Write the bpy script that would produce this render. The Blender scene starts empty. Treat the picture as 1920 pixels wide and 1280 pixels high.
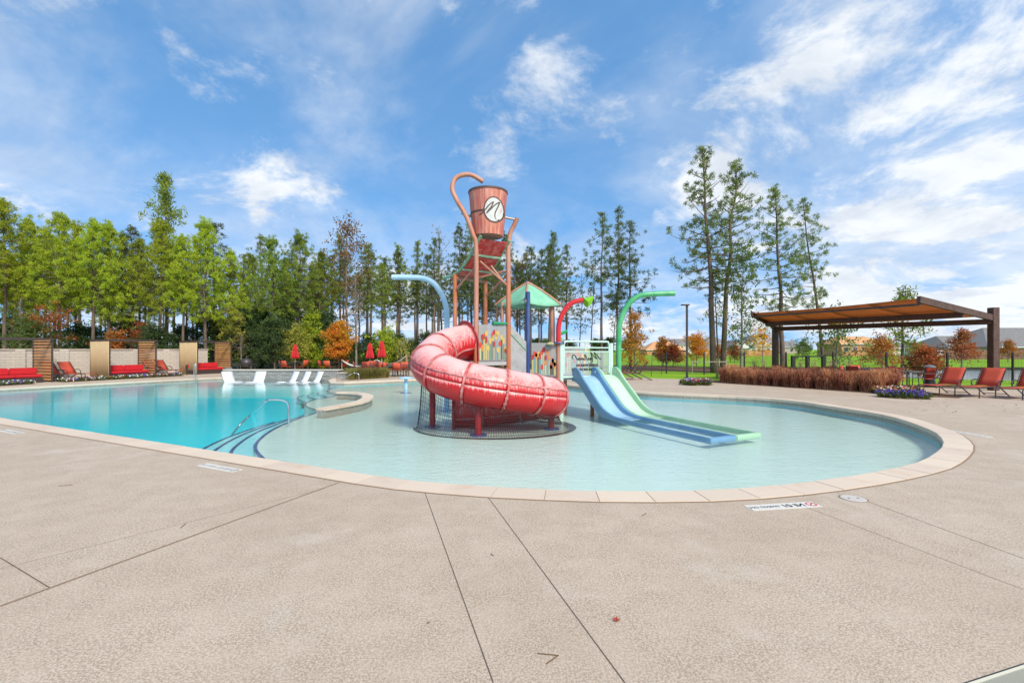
import bpy, bmesh, math, random
import numpy as np
from mathutils import Vector, Matrix
R = math.radians
random.seed(7); rng = np.random.default_rng(7)
scene = bpy.context.scene
COL = scene.collection
# ---------------------------------------------------------------- camera
F_PX, HOR, CAMH = 870.0, 655.0, 1.65
cam_d = bpy.data.cameras.new('camera'); cam = bpy.data.objects.new('camera', cam_d); COL.objects.link(cam)
cam.location = (0, 0, CAMH); cam.rotation_euler = (R(90), 0, 0)
cam_d.sensor_width = 36; cam_d.lens = F_PX/1920*36; cam_d.shift_y = (HOR-640)/1920
cam_d.clip_start = 0.05; cam_d.clip_end = 3000
scene.camera = cam
# ---------------------------------------------------------------- world, sun, exposure
SUN_EL, SUN_AZ = 42, 150        # azimuth clockwise from +Y: behind the camera, to the right
world = bpy.data.worlds.new('World'); scene.world = world; world.use_nodes = True
wn, wl = world.node_tree.nodes, world.node_tree.links
wn.clear()
def N(nodes, t, **kw):
    n = nodes.new(t)
    for k, v in kw.items():
        if k in n.inputs.keys() if isinstance(k, str) else False: n.inputs[k].default_value = v
        else: setattr(n, k, v)
    return n
sky = N(wn, 'ShaderNodeTexSky', sky_type='NISHITA', sun_disc=False)
sky.sun_elevation = R(SUN_EL); sky.sun_rotation = R(SUN_AZ); sky.air_density = 1.0; sky.dust_density = 0.3; sky.ozone_density = 3.0
tc = N(wn, 'ShaderNodeTexCoord'); sep = N(wn, 'ShaderNodeSeparateXYZ'); wl.new(tc.outputs['Generated'], sep.inputs[0])
def M_(op, a, b=None, c=None):
    n = wn.new('ShaderNodeMath'); n.operation = op
    for i, v in enumerate((a, b, c)):
        if v is None: continue
        if isinstance(v, (int, float)): n.inputs[i].default_value = v
        else: wl.new(v, n.inputs[i])
    return n.outputs[0]
sv_ = N(wn, 'ShaderNodeCombineXYZ'); wl.new(sep.outputs[0], sv_.inputs[0]); wl.new(sep.outputs[1], sv_.inputs[1]); wl.new(M_('ADD', M_('MAXIMUM', sep.outputs[2], 0.0), 0.38), sv_.inputs[2])
nv_ = N(wn, 'ShaderNodeVectorMath', operation='NORMALIZE'); wl.new(sv_.outputs[0], nv_.inputs[0]); wl.new(nv_.outputs[0], sky.inputs['Vector'])
zc = M_('ADD', M_('MAXIMUM', sep.outputs[2], 0.0), 0.30)
cv = N(wn, 'ShaderNodeCombineXYZ')
wl.new(M_('DIVIDE', sep.outputs[0], zc), cv.inputs[0]); wl.new(M_('DIVIDE', sep.outputs[1], zc), cv.inputs[1]); cv.inputs[2].default_value = 3.7
bank = M_('MULTIPLY', M_('MINIMUM', M_('MAXIMUM', M_('SUBTRACT', sep.outputs[0], 0.18), 0.0), 0.5), 0.15)      # thicker cloud towards the east
def cloud(scale, detail, rough, dist, lo, hi, off):
    mp = N(wn, 'ShaderNodeMapping'); mp.inputs['Location'].default_value = off; wl.new(cv.outputs[0], mp.inputs[0])
    n = wn.new('ShaderNodeTexNoise'); n.inputs['Scale'].default_value = scale; n.inputs['Detail'].default_value = detail
    n.inputs['Roughness'].default_value = rough; n.inputs['Distortion'].default_value = dist; wl.new(mp.outputs[0], n.inputs['Vector'])
    r = wn.new('ShaderNodeMapRange'); r.interpolation_type = 'SMOOTHSTEP'; r.inputs[1].default_value = lo; r.inputs[2].default_value = hi
    wl.new(M_('ADD', n.outputs[0], bank), r.inputs[0]); return r.outputs[0]
c1 = cloud(2.3, 10, 0.64, 0.25, 0.515, 0.68, (0.6, -4.4, 0))       # puffs
c2 = cloud(0.85, 6, 0.6, 0.9, 0.42, 0.80, (4.2, 2.0, 1))        # wide thin veil
hz = M_('SUBTRACT', 1.0, M_('MINIMUM', M_('MULTIPLY', M_('MAXIMUM', sep.outputs[2], 0.0), 2.6), 1.0))
veil = M_('MULTIPLY', c2, 0.62)
low = M_('MULTIPLY', M_('MULTIPLY', hz, 0.62), cloud(3.0, 7, 0.6, 0.2, 0.34, 0.62, (0.3, 7.0, 2)))
mask = M_('MINIMUM', M_('ADD', M_('MULTIPLY', c1, 0.85), M_('ADD', veil, low)), 0.96)
hs = N(wn, 'ShaderNodeHueSaturation'); hs.inputs['Saturation'].default_value = 1.12; hs.inputs['Value'].default_value = 1.75
hs.inputs['Hue'].default_value = .490; wl.new(sky.outputs[0], hs.inputs['Color'])
mix = N(wn, 'ShaderNodeMix', data_type='RGBA'); wl.new(mask, mix.inputs[0]); wl.new(hs.outputs[0], mix.inputs[6]); cb = N(wn, 'ShaderNodeMix', data_type='RGBA'); wl.new(cloud(4.2, 6, .6, .4, .36, .66, (2.0, 5.0, 4)), cb.inputs[0]); cb.inputs[6].default_value = (4.3, 4.65, 5.15, 1); cb.inputs[7].default_value = (5.7, 5.9, 6.1, 1); wl.new(cb.outputs[2], mix.inputs[7])
bg = N(wn, 'ShaderNodeBackground'); bg.inputs[1].default_value = 0.115; wl.new(mix.outputs[2], bg.inputs[0])
wo = N(wn, 'ShaderNodeOutputWorld'); wl.new(bg.outputs[0], wo.inputs[0])
sd = bpy.data.lights.new('sun', 'SUN'); sd.energy = 3.0; sd.angle = R(14); sd.color = (1, 0.92, 0.79)
sun = bpy.data.objects.new('sun', sd); COL.objects.link(sun)
a, e = R(SUN_AZ), R(SUN_EL)
sdir = Vector((math.sin(a)*math.cos(e), math.cos(a)*math.cos(e), math.sin(e)))
sun.rotation_euler = sdir.to_track_quat('Z', 'Y').to_euler(); sun.location = sdir*60
vs = scene.view_settings; vs.view_transform = 'Standard'; vs.look = 'None'; vs.gamma = 1; vs.use_curve_mapping = False; vs.exposure = 0.60
scene.cycles.max_bounces = 7; scene.cycles.transparent_max_bounces = 24; scene.cycles.caustics_reflective = False; scene.cycles.caustics_refractive = False
# ---------------------------------------------------------------- pixel helpers (photo pixels)
def G(x, y, z=0.0):
    d = F_PX*(CAMH-z)/(y-HOR); return Vector(((x-960)/F_PX*d, d, z))
def P(x, y, Y): return Vector(((x-960)/F_PX*Y, Y, CAMH+(HOR-y)/F_PX*Y))
# ---------------------------------------------------------------- materials
MATS = {}
def mat(name, col=(.5, .5, .5), rough=.6, metal=0, var=0.0, vscale=8.0, col2=None, bump=0.0, bscale=40.0, rnd=0.0, spec=.5, lo=.35, hi=.65, detail=5, stretch=None, trans=0.0, alpha=1.0):
    if name in MATS: return MATS[name]
    m = bpy.data.materials.new(name); m.use_nodes = True; MATS[name] = m
    n, l = m.node_tree.nodes, m.node_tree.links
    b = n['Principled BSDF']; b.inputs['Roughness'].default_value = rough; b.inputs['Metallic'].default_value = metal
    b.inputs['Specular IOR Level'].default_value = spec
    if alpha < 1: b.inputs['Alpha'].default_value = alpha
    c1 = (*col, 1); b.inputs['Base Color'].default_value = c1
    t = n.new('ShaderNodeTexCoord'); vec = t.outputs['Object']
    if stretch:
        mp = n.new('ShaderNodeMapping'); mp.inputs['Scale'].default_value = stretch; l.new(vec, mp.inputs[0]); vec = mp.outputs[0]
    out = None
    if col2 is None and var: col2 = tuple(max(0, c*(1-var)) for c in col)
    if col2 is not None:
        no = n.new('ShaderNodeTexNoise'); no.inputs['Scale'].default_value = vscale; no.inputs['Detail'].default_value = detail; no.inputs['Roughness'].default_value = .62
        l.new(vec, no.inputs['Vector'])
        r = n.new('ShaderNodeMapRange'); r.inputs[1].default_value = lo; r.inputs[2].default_value = hi; l.new(no.outputs[0], r.inputs[0])
        mx = n.new('ShaderNodeMix'); mx.data_type = 'RGBA'; mx.inputs[6].default_value = c1; mx.inputs[7].default_value = (*col2, 1); l.new(r.outputs[0], mx.inputs[0]); out = mx.outputs[2]
    if rnd:
        oi = n.new('ShaderNodeObjectInfo'); h = n.new('ShaderNodeHueSaturation')
        r = n.new('ShaderNodeMapRange'); r.inputs[3].default_value = 1-rnd; r.inputs[4].default_value = 1+rnd; l.new(oi.outputs['Random'], r.inputs[0]); l.new(r.outputs[0], h.inputs['Value'])
        r2 = n.new('ShaderNodeMapRange'); r2.inputs[3].default_value = .5-rnd*.06; r2.inputs[4].default_value = .5+rnd*.06; l.new(oi.outputs['Random'], r2.inputs[0]); l.new(r2.outputs[0], h.inputs['Hue'])
        if out: l.new(out, h.inputs['Color'])
        else: h.inputs['Color'].default_value = c1
        out = h.outputs[0]
    if out: l.new(out, b.inputs['Base Color'])
    if bump:
        bn = n.new('ShaderNodeTexNoise'); bn.inputs['Scale'].default_value = bscale; bn.inputs['Detail'].default_value = 6; l.new(vec, bn.inputs['Vector'])
        bp = n.new('ShaderNodeBump'); bp.inputs['Strength'].default_value = bump; bp.inputs['Distance'].default_value = .02; l.new(bn.outputs[0], bp.inputs['Height']); l.new(bp.outputs[0], b.inputs['Normal'])
    if trans:      # thin leaf: part of the light passes
        tr = n.new('ShaderNodeBsdfTranslucent'); ms = n.new('ShaderNodeMixShader'); ms.inputs[0].default_value = trans
        if out: l.new(out, tr.inputs[0])
        else: tr.inputs[0].default_value = c1
        l.new(b.outputs[0], ms.inputs[1]); l.new(tr.outputs[0], ms.inputs[2]); l.new(ms.outputs[0], n['Material Output'].inputs[0])
    return m
def leafmat(name, a, b, rnd=.18): return mat(name, a, .6, col2=b, vscale=.9, detail=2, lo=.4, hi=.62, rnd=rnd, spec=.25, trans=.45)
# ---------------------------------------------------------------- mesh builder
class MB:
    def __init__(s, m=None): s.v = []; s.f = []; s.m = m or Matrix()
    def add(s, vs, fs):
        o = len(s.v); s.v += [s.m @ Vector(v) for v in vs]; s.f += [tuple(i+o for i in f) for f in fs]; return s
    def box(s, x0, x1, y0, y1, z0, z1):
        return s.add([(x0,y0,z0),(x1,y0,z0),(x1,y1,z0),(x0,y1,z0),(x0,y0,z1),(x1,y0,z1),(x1,y1,z1),(x0,y1,z1)], [(0,3,2,1),(4,5,6,7),(0,1,5,4),(1,2,6,5),(2,3,7,6),(3,0,4,7)])
    def bar(s, a, b, w, h=None, up=(0,0,1)):
        a, b = Vector(a), Vector(b); h = h or w; d = (b-a).normalized(); u = Vector(up)
        if abs(d.dot(u)) > .98: u = Vector((0,1,0))
        x = d.cross(u).normalized()*w/2; y = x.cross(d).normalized()*h/2
        return s.add([a-x-y,a+x-y,a+x+y,a-x+y,b-x-y,b+x-y,b+x+y,b-x+y], [(0,3,2,1),(4,5,6,7),(0,1,5,4),(1,2,6,5),(2,3,7,6),(3,0,4,7)])
    def tube(s, pts, r, n=10, caps=True):
        pts = [Vector(p) for p in pts]; k = len(pts); rr = r if hasattr(r, '__len__') else [r]*k
        vs = []; u = None
        for i, p in enumerate(pts):
            d = (pts[min(i+1, k-1)]-pts[max(i-1, 0)]).normalized()
            if u is None: u = d.cross(Vector((0,0,1)) if abs(d.z) < .9 else Vector((0,1,0))).normalized()
            else: u = (u-d*u.dot(d)).normalized()
            w = d.cross(u)
            for j in range(n):
                t = 2*math.pi*j/n; vs.append(p+(u*math.cos(t)+w*math.sin(t))*rr[i])
        fs = [(i*n+j, i*n+(j+1)%n, (i+1)*n+(j+1)%n, (i+1)*n+j) for i in range(k-1) for j in range(n)]
        if caps: fs += [tuple(range(n))[::-1], tuple(range((k-1)*n, k*n))]
        return s.add(vs, fs)
    def cyl(s, a, b, r0, r1=None, n=14): return s.tube([a, b], [r0, r0 if r1 is None else r1], n)
    def lathe(s, prof, n=24, c=(0,0,0)):
        vs = [(c[0]+r*math.cos(2*math.pi*j/n), c[1]+r*math.sin(2*math.pi*j/n), c[2]+z) for r, z in prof for j in range(n)]
        k = len(prof); return s.add(vs, [(i*n+j, i*n+(j+1)%n, (i+1)*n+(j+1)%n, (i+1)*n+j) for i in range(k-1) for j in range(n)])
    def prism(s, poly, z0, z1):
        n = len(poly); return s.add([(p[0],p[1],z0) for p in poly]+[(p[0],p[1],z1) for p in poly], [tuple(range(n))[::-1], tuple(range(n, 2*n))]+[(i,(i+1)%n,(i+1)%n+n,i+n) for i in range(n)])
    def grid(s, rows):
        n = len(rows[0]); vs = [p for r in rows for p in r]
        return s.add(vs, [(i*n+j, i*n+j+1, (i+1)*n+j+1, (i+1)*n+j) for i in range(len(rows)-1) for j in range(n-1)])
    def build(s, name, material, parent=None, smooth=False, world=False, bevel=0, solid=0):
        me = bpy.data.meshes.new(name); vs = s.v
        if world and parent is not None: iv = parent.matrix_basis.inverted(); vs = [iv @ v for v in vs]
        me.from_pydata([tuple(v) for v in vs], [], s.f)
        bm = bmesh.new(); bm.from_mesh(me); bmesh.ops.recalc_face_normals(bm, faces=bm.faces)
        if bevel: bmesh.ops.bevel(bm, geom=[e for e in bm.edges if len(e.link_faces) == 2 and e.calc_face_angle(0) > .6], offset=bevel, segments=2, affect='EDGES')
        bm.to_mesh(me); bm.free()
        return link(name, me, material, parent, smooth, solid)
def link(name, me, material, parent=None, smooth=False, solid=0):
    if material and not me.materials: me.materials.append(material)
    if smooth:
        me.polygons.foreach_set('use_smooth', [True]*len(me.polygons))
        try: me.set_sharp_from_angle(angle=R(40))
        except Exception: pass
    o = bpy.data.objects.new(name, me); COL.objects.link(o)
    if parent is not None: o.parent = parent
    if solid:
        md = o.modifiers.new('thick', 'SOLIDIFY'); md.thickness = solid; md.offset = 0
    return o
def tag(o, label=None, cat=None, group=None, kind=None):
    for k, v in (('label', label), ('category', cat), ('group', group), ('kind', kind)):
        if v: o[k] = v
    return o
def thing(name, label, cat, loc=(0,0,0), rz=0, group=None):
    o = bpy.data.objects.new(name, None); COL.objects.link(o); o.empty_display_size = .2
    o.location = loc; o.rotation_euler = (0, 0, rz); o.matrix_basis = Matrix.Translation(loc) @ Matrix.Rotation(rz, 4, 'Z')
    return tag(o, label, cat, group)
def kids(o): return [c for c in COL.objects if c.parent == o]
def dup(root, loc=None, rz=None, label=None, group=None, scale=None, tree=None):
    r = root.copy(); COL.objects.link(r)
    if loc is not None: r.location = loc
    if rz is not None: r.rotation_euler = (0, 0, rz)
    if scale is not None: r.scale = scale if hasattr(scale, '__len__') else (scale,)*3
    if label: r['label'] = label
    if group: r['group'] = group
    for ch, subs in (tree or tree_of(root)):
        c = ch.copy(); COL.objects.link(c); c.parent = r
        for g in subs: d = g.copy(); COL.objects.link(d); d.parent = c
    return r
def tree_of(o): return [(c, list(c.children)) for c in o.children]
def catmull(pts, k=6, closed=False):
    pts = [Vector(p) for p in pts]; n = len(pts); out = []
    rng_ = range(n if closed else n-1)
    for i in rng_:
        p = [pts[(i+j) % n] if closed else pts[min(max(i+j, 0), n-1)] for j in (-1, 0, 1, 2)]
        for t in range(k):
            t /= k; out.append(.5*((2*p[1])+(p[2]-p[0])*t+(2*p[0]-5*p[1]+4*p[2]-p[3])*t*t+(3*p[1]-p[0]-3*p[2]+p[3])*t**3))
    if not closed: out.append(pts[-1])
    return out
def fill(name, loops, z, material, parent=None):
    bm = bmesh.new()
    for lp in loops:
        vs = [bm.verts.new((p[0], p[1], z)) for p in lp]
        for i in range(len(vs)): bm.edges.new((vs[i], vs[(i+1) % len(vs)]))
    bmesh.ops.triangle_fill(bm, edges=bm.edges[:], use_beauty=True)
    for f in bm.faces:
        if f.normal.z < 0: f.normal_flip()
    me = bpy.data.meshes.new(name); bm.to_mesh(me); bm.free()
    return link(name, me, material, parent)
def resample(pts, step):
    pts = [Vector(p) for p in pts]; L = [0]
    for i in range(1, len(pts)): L.append(L[-1]+(pts[i]-pts[i-1]).length)
    n = max(1, round(L[-1]/step)); out = []; j = 0
    for i in range(n+1):
        s = L[-1]*i/n
        while j < len(pts)-2 and L[j+1] < s: j += 1
        out.append(pts[j].lerp(pts[j+1], min(1, (s-L[j])/max(1e-9, L[j+1]-L[j]))))
    return out
def offset(pts, d, closed=True):       # positive = to the left of travel
    n = len(pts); out = []
    for i in range(n):
        a, b = (pts[i-1], pts[(i+1) % n]) if closed else (pts[max(i-1, 0)], pts[min(i+1, n-1)])
        t = Vector((b[0]-a[0], b[1]-a[1])).normalized(); out.append(Vector((pts[i][0]-t.y*d, pts[i][1]+t.x*d, 0)))
    return out
def text_mesh(name, s, size, material, parent, M, extrude=.002, bold=0):
    c = bpy.data.curves.new(name, 'FONT'); c.body = s; c.size = size; c.align_x = 'CENTER'; c.align_y = 'CENTER'; c.extrude = extrude; c.offset = bold; c.resolution_u = 3
    o = bpy.data.objects.new(name, c); COL.objects.link(o); dg = bpy.context.evaluated_depsgraph_get(); dg.update()
    me = bpy.data.meshes.new_from_object(o.evaluated_get(dg)); bpy.data.objects.remove(o); bpy.data.curves.remove(c)
    me.transform(M); me.materials.clear(); me.name = name
    return link(name, me, material, parent)
# ================================================================ SETTING
def V2(*a): return [Vector((x, y, 0)) for x, y in a]
near_px = [(700,911.9),(796.9,922.5),(915.6,932),(1090.6,939.7),(1200,941.2),(1300,940.6),(1400,937),(1526.5,925.6),(1653,907.9),(1758.5,885.5),(1800.7,868.6),(1825,843),(1815,824),(1779.6,805.4),(1695,780)]
curve = catmull(V2((-3.88,6.66),(-2.77,6.12))+[G(*p) for p in near_px]+V2((9.6,13.3),(9.35,15.0),(8.1,16.5),(5.13,18.3),(3.2,21.4),(0.8,25.0),(-2,26.6),(-5.2,26.2)), 6)
OUT = V2((-23.4,16.4),(-17.5,13.4),(-11.5,10.35))+curve+V2((-8.8,23.4),(-9.5,25.0),(-10.1,27.4),(-14,27.5),(-17.4,27.6),(-18.1,26.6),(-21.7,19.7))
OUT = resample(OUT+[OUT[0]], .60)[:-1]
INN = offset(OUT, .37)
WALL = offset(OUT, .355)
# deck material: tan concrete with a trowelled skip-texture pattern
def deck_mat():
    m = bpy.data.materials.new('deck_concrete'); m.use_nodes = True; n, l = m.node_tree.nodes, m.node_tree.links; b = n['Principled BSDF']
    t = n.new('ShaderNodeTexCoord')
    def noise(sc, de, ro=.6, di=0):
        x = n.new('ShaderNodeTexNoise'); x.inputs['Scale'].default_value = sc; x.inputs['Detail'].default_value = de; x.inputs['Roughness'].default_value = ro; x.inputs['Distortion'].default_value = di; l.new(t.outputs['Object'], x.inputs['Vector']); return x.outputs[0]
    def rng_(v, lo, hi, a=0, c=1):
        r = n.new('ShaderNodeMapRange'); r.inputs[1].default_value = lo; r.inputs[2].default_value = hi; r.inputs[3].default_value = a; r.inputs[4].default_value = c; l.new(v, r.inputs[0]); return r.outputs[0]
    def mx(f, a, c):
        x = n.new('ShaderNodeMix'); x.data_type = 'RGBA'; l.new(f, x.inputs[0])
        for i, q in ((6, a), (7, c)):
            if isinstance(q, tuple): x.inputs[i].default_value = (*q, 1)
            else: l.new(q, x.inputs[i])
        return x.outputs[2]
    def mul(a, c):
        x = n.new('ShaderNodeMath'); x.operation = 'MULTIPLY'; l.new(a, x.inputs[0]); l.new(c, x.inputs[1]); return x.outputs[0]
    big = noise(.55, 4); mid = noise(3.0, 3); fine = noise(82, 5, .7, .6)
    patch = rng_(mid, .36, .60, .62, 1.0)
    pit = mul(rng_(fine, .46, .54), patch)
    base = mx(rng_(big, .35, .68), (.55, .45, .35), (.475, .378, .288))
    col = mx(pit, base, (.315, .245, .178))
    stain = rng_(noise(.9, 6, .7), .56, .76, 0, .45)
    col = mx(stain, col, (.60, .54, .475))
    l.new(col, b.inputs['Base Color']); b.inputs['Roughness'].default_value = .82; b.inputs['Specular IOR Level'].default_value = .3
    bp = n.new('ShaderNodeBump'); bp.inputs['Strength'].default_value = .35; bp.inputs['Distance'].default_value = .004; bp.invert = True; l.new(fine, bp.inputs['Height']); l.new(bp.outputs[0], b.inputs['Normal'])
    return m
m_deck = deck_mat()
m_grass = mat('lawn', (.17, .33, .014), .9, col2=(.22, .36, .02), vscale=.35, bump=.8, bscale=9, spec=.1)
m_mulch = mat('mulch', (.10, .055, .035), .95, col2=(.19, .11, .07), vscale=14, bump=1, bscale=30, spec=.1)
DECK = V2((-60,-8),(60,-8),(60,9),(22,18.6),(17,20.6),(14,22.6),(11.2,24.7),(7.5,27),(5.2,29),(3.2,38),(-12,38.5),(-20.6,36),(-25.3,24.2),(-29.3,12.9),(-60,10))
deck = tag(fill('pool_deck', [DECK, OUT], 0, m_deck), kind='structure')
POND = catmull(V2((12.5,43.2),(17.5,35),(21,29.5),(26,25.2),(40,19.5),(75,10),(110,30),(75,44),(50,43.5),(30,43.5),(20,44)), 5, True)
tag(fill('ground', [V2((-1500,-400),(1500,-400),(1500,2200),(-1500,2200)), DECK, POND], -.005, m_grass), kind='structure')
m_pond = mat('pond_water', (.30, .36, .37), .12, bump=.12, bscale=3, spec=.9)
tag(fill('pond', [offset(POND, -.4)], -.28, m_pond), kind='structure')
b = MB(); po = offset(POND, -.35); b.grid([[(p.x, p.y, -.005) for p in POND+[POND[0]]], [(p.x, p.y, -.5) for p in po+[po[0]]]])
tag(b.build('pond_bank', mat('bank_soil', (.10, .09, .05), .95, var=.4)), kind='structure')
# mulch beds beside the deck
tag(fill('mulch_bed', [[G(1150,696), G(1260,695.5), G(1335,698.5), G(1420,700), G(1520,702), G(1520,694), G(1400,691.5), G(1340,690), G(1260,686.5), G(1150,684)]], .004, m_mulch), kind='structure')
tag(fill('mulch_strip', [V2((17.2,20.7),(17.6,21.9),(24,19.8),(60,10.6),(60,9.1),(22,18.7))], .006, m_mulch), kind='structure')
tag(fill('wood_floor', [V2((-80,30),(-27.5,24.8),(-23.5,36.5),(-20,37.5),(-12,39.5),(4,39),(9,46),(12,95),(-90,95))], .002, mat('leaf_litter', (.075, .05, .03), .95, col2=(.05, .075, .02), vscale=1.5, spec=.1)), kind='structure')
tag(fill('path_lawn', [[G(570,700), G(642,699), G(640,692.5), G(572,692)]], .006, m_grass), kind='structure')
# joints cut into the deck
m_joint = mat('joint_dark', (.12, .09, .065), .9); m_caulk = mat('joint_caulk', (.26, .18, .115), .8)
def joint(a, c, w, m, z=.003):
    a, c = Vector(a), Vector(c); t = (c-a).normalized(); s = Vector((-t.y, t.x, 0))*w/2
    b = MB(); b.add([a-s+Vector((0,0,z)), c-s+Vector((0,0,z)), c+s+Vector((0,0,z)), a+s+Vector((0,0,z))], [(0,1,2,3)])
    return b.build('joint', m, deck)
for a, c, w, m in [((636,904),(0,1136),.022,m_caulk),((797,924),(925,1280),.0065,m_joint),((916,933),(1172,1280),.0065,m_joint),((0,1045),(92,1101),.0075,m_joint),((610,915),(0,1066),.004,m_caulk),
                   ((1500,946),(1920,1105),.005,m_caulk),((1622,938),(1920,1047),.005,m_joint),((1826,858),(1920,869),.0065,m_joint),((150,812),(0,842),.005,m_caulk),((1700,760),(1920,775),.008,m_joint),((1815,806),(1920,819),.006,m_caulk)]:
    joint(G(*a), G(*c), w, m)
ro = offset(OUT, -.028)
b = MB(); b.grid([[(p.x, p.y, .0035) for p in OUT+[OUT[0]]], [(p.x, p.y, .0035) for p in ro+[ro[0]]]]); b.build('expansion_joint', m_caulk, deck)
# coping stones
m_cop = mat('coping_stone', (.62, .50, .385), .6, col2=(.55, .385, .25), vscale=2.2, lo=.55, hi=.82, rnd=.06, bump=.15, bscale=25)
cop = tag(MB().box(-.01,.01,-.01,.01,-.05,-.04).build('coping', m_cop), kind='structure')
n = len(OUT)
for i in range(n):
    j = (i+1) % n; q = [OUT[i].lerp(OUT[j], .003), OUT[i].lerp(OUT[j], .997), INN[i].lerp(INN[j], .997), INN[i].lerp(INN[j], .003)]
    b = MB(); b.prism(q, -.065, .010+random.uniform(-.002, .002)); b.build('coping_stone', m_cop, cop, bevel=.004)
# pool shell
m_plast = mat('pale_plaster', (.555, .665, .575), .7, col2=(.51, .63, .54), vscale=1.2, lo=.3, hi=.75)
m_depthtint = mat('depth_tinted_plaster', (.012, .68, .74), .7, col2=(.01, .62, .70), vscale=.6)  # pale plaster too: light absorption of deep water is painted into this colour
m_tileblue = mat('cobalt_tile', (.012, .05, .28), .3, var=.4, vscale=40)
m_band = mat('waterline_tile', (.20, .20, .17), .35, col2=(.36, .34, .29), vscale=28, lo=.45, hi=.55, detail=2)
tag(fill('pool_floor', [offset(OUT, .1)], -.78, m_depthtint), kind='structure')
W1 = WALL+[WALL[0]]; W2 = offset(OUT, .36); W2 = W2+[W2[0]]
b = MB(); b.grid([[(p.x, p.y, -.02) for p in W1], [(p.x, p.y, -1.35) for p in W1]]); tag(b.build('pool_wall', mat('wall_plaster', (.10,.52,.58), .7)), kind='structure')  # wall colour carries the painted aqua of light absorbed under water
b = MB(); b.grid([[(p.x, p.y, -.06) for p in W2], [(p.x, p.y, -.17) for p in W2]]); tag(b.build('waterline_band', m_band), kind='structure')
B_ = catmull(V2((-3.25,6.4),(-3.84,7.42),(-4.99,8.95),(-5.53,10.2),(-5.87,11.6),(-6.0,13.05),(-6.05,14.4),(-6.94,15.6),(-7.45,16.7),(-7.6,17.8),(-7.36,18.9),(-7.6,20),(-8.5,21.3),(-8.8,22.4),(-8.9,23.9)), 6)
i0 = min(range(n), key=lambda i: (OUT[i]-B_[0]).length); i1 = min(range(n), key=lambda i: (OUT[i]-B_[-1]).length)
ring = [OUT[i] for i in range(i0, i1+1)]
SH = B_+list(reversed(ring))
tag(fill('shallow_floor', [SH], -.28, m_plast), kind='structure')
b = MB(); b.grid([[(p.x, p.y, -.28) for p in B_], [(p.x, p.y, -1.32) for p in B_]]); tag(b.build('shallow_riser', m_plast), kind='structure')
def strip(path, z, w, name, m):
    o = offset(path, w, False); b = MB(); b.grid([[(p.x, p.y, z) for p in path], [(p.x, p.y, z) for p in o]]); return tag(b.build(name, m), kind='structure')
strip(B_, -.274, -.07, 'tile_line', m_tileblue)
def steps(path, sgn):
    prev = path
    for k, z in enumerate((-.37, -.46, -.55)):
        o = offset(path, .42*(k+1)*sgn, False)
        b = MB(); b.grid([[(p.x, p.y, z) for p in prev], [(p.x, p.y, z) for p in o], [(p.x, p.y, -1.31) for p in o]]); tag(b.build('pool_step', mat('step_plaster', (.30, .66, .68), .7)), kind='structure')
        q = offset(path, .42*(k+1)*sgn-.07*sgn, False); b = MB(); b.grid([[(p.x, p.y, z+.005) for p in o], [(p.x, p.y, z+.005) for p in q]]); tag(b.build('tile_line', m_tileblue), kind='structure'); prev = o
steps(B_[0:37], 1); steps(B_[60:80], 1)
LED = V2((-18.2,23.6),(-14,23.3),(-10.6,23.5),(-9.3,24.6),(-9.6,27.8),(-18.2,28.2))
b = MB(); b.prism(LED, -1.32, -.27); tag(b.build('sun_shelf', mat('shelf_plaster', (.40,.62,.60), .7)), kind='structure')
# curved raised ledge between the basins
ARC = resample(catmull(V2((-5.35,13.0),(-4.98,14.1),(-4.85,15.1),(-5.15,16.6),(-5.85,17.7),(-6.75,18.1)), 6), .55)
led = thing('curved_ledge', 'curved stone capped ledge rising from the water between the two basins', 'ledge', (-5, 15, -.28))
ai, ao = offset(ARC, .19, False), offset(ARC, -.19, False); ai2, ao2 = offset(ARC, .15, False), offset(ARC, -.15, False)
b = MB(); b.prism(ai2+ao2[::-1], -.279, -.06); b.build('wall', m_band, led, world=True)
for i in range(len(ARC)-1):
    b = MB(); b.prism([ai[i].lerp(ai[i+1], .008), ai[i].lerp(ai[i+1], .992), ao[i].lerp(ao[i+1], .992), ao[i].lerp(ao[i+1], .008)], -.062, .0); b.build('coping_stone', m_cop, led, world=True, bevel=.006)
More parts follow.
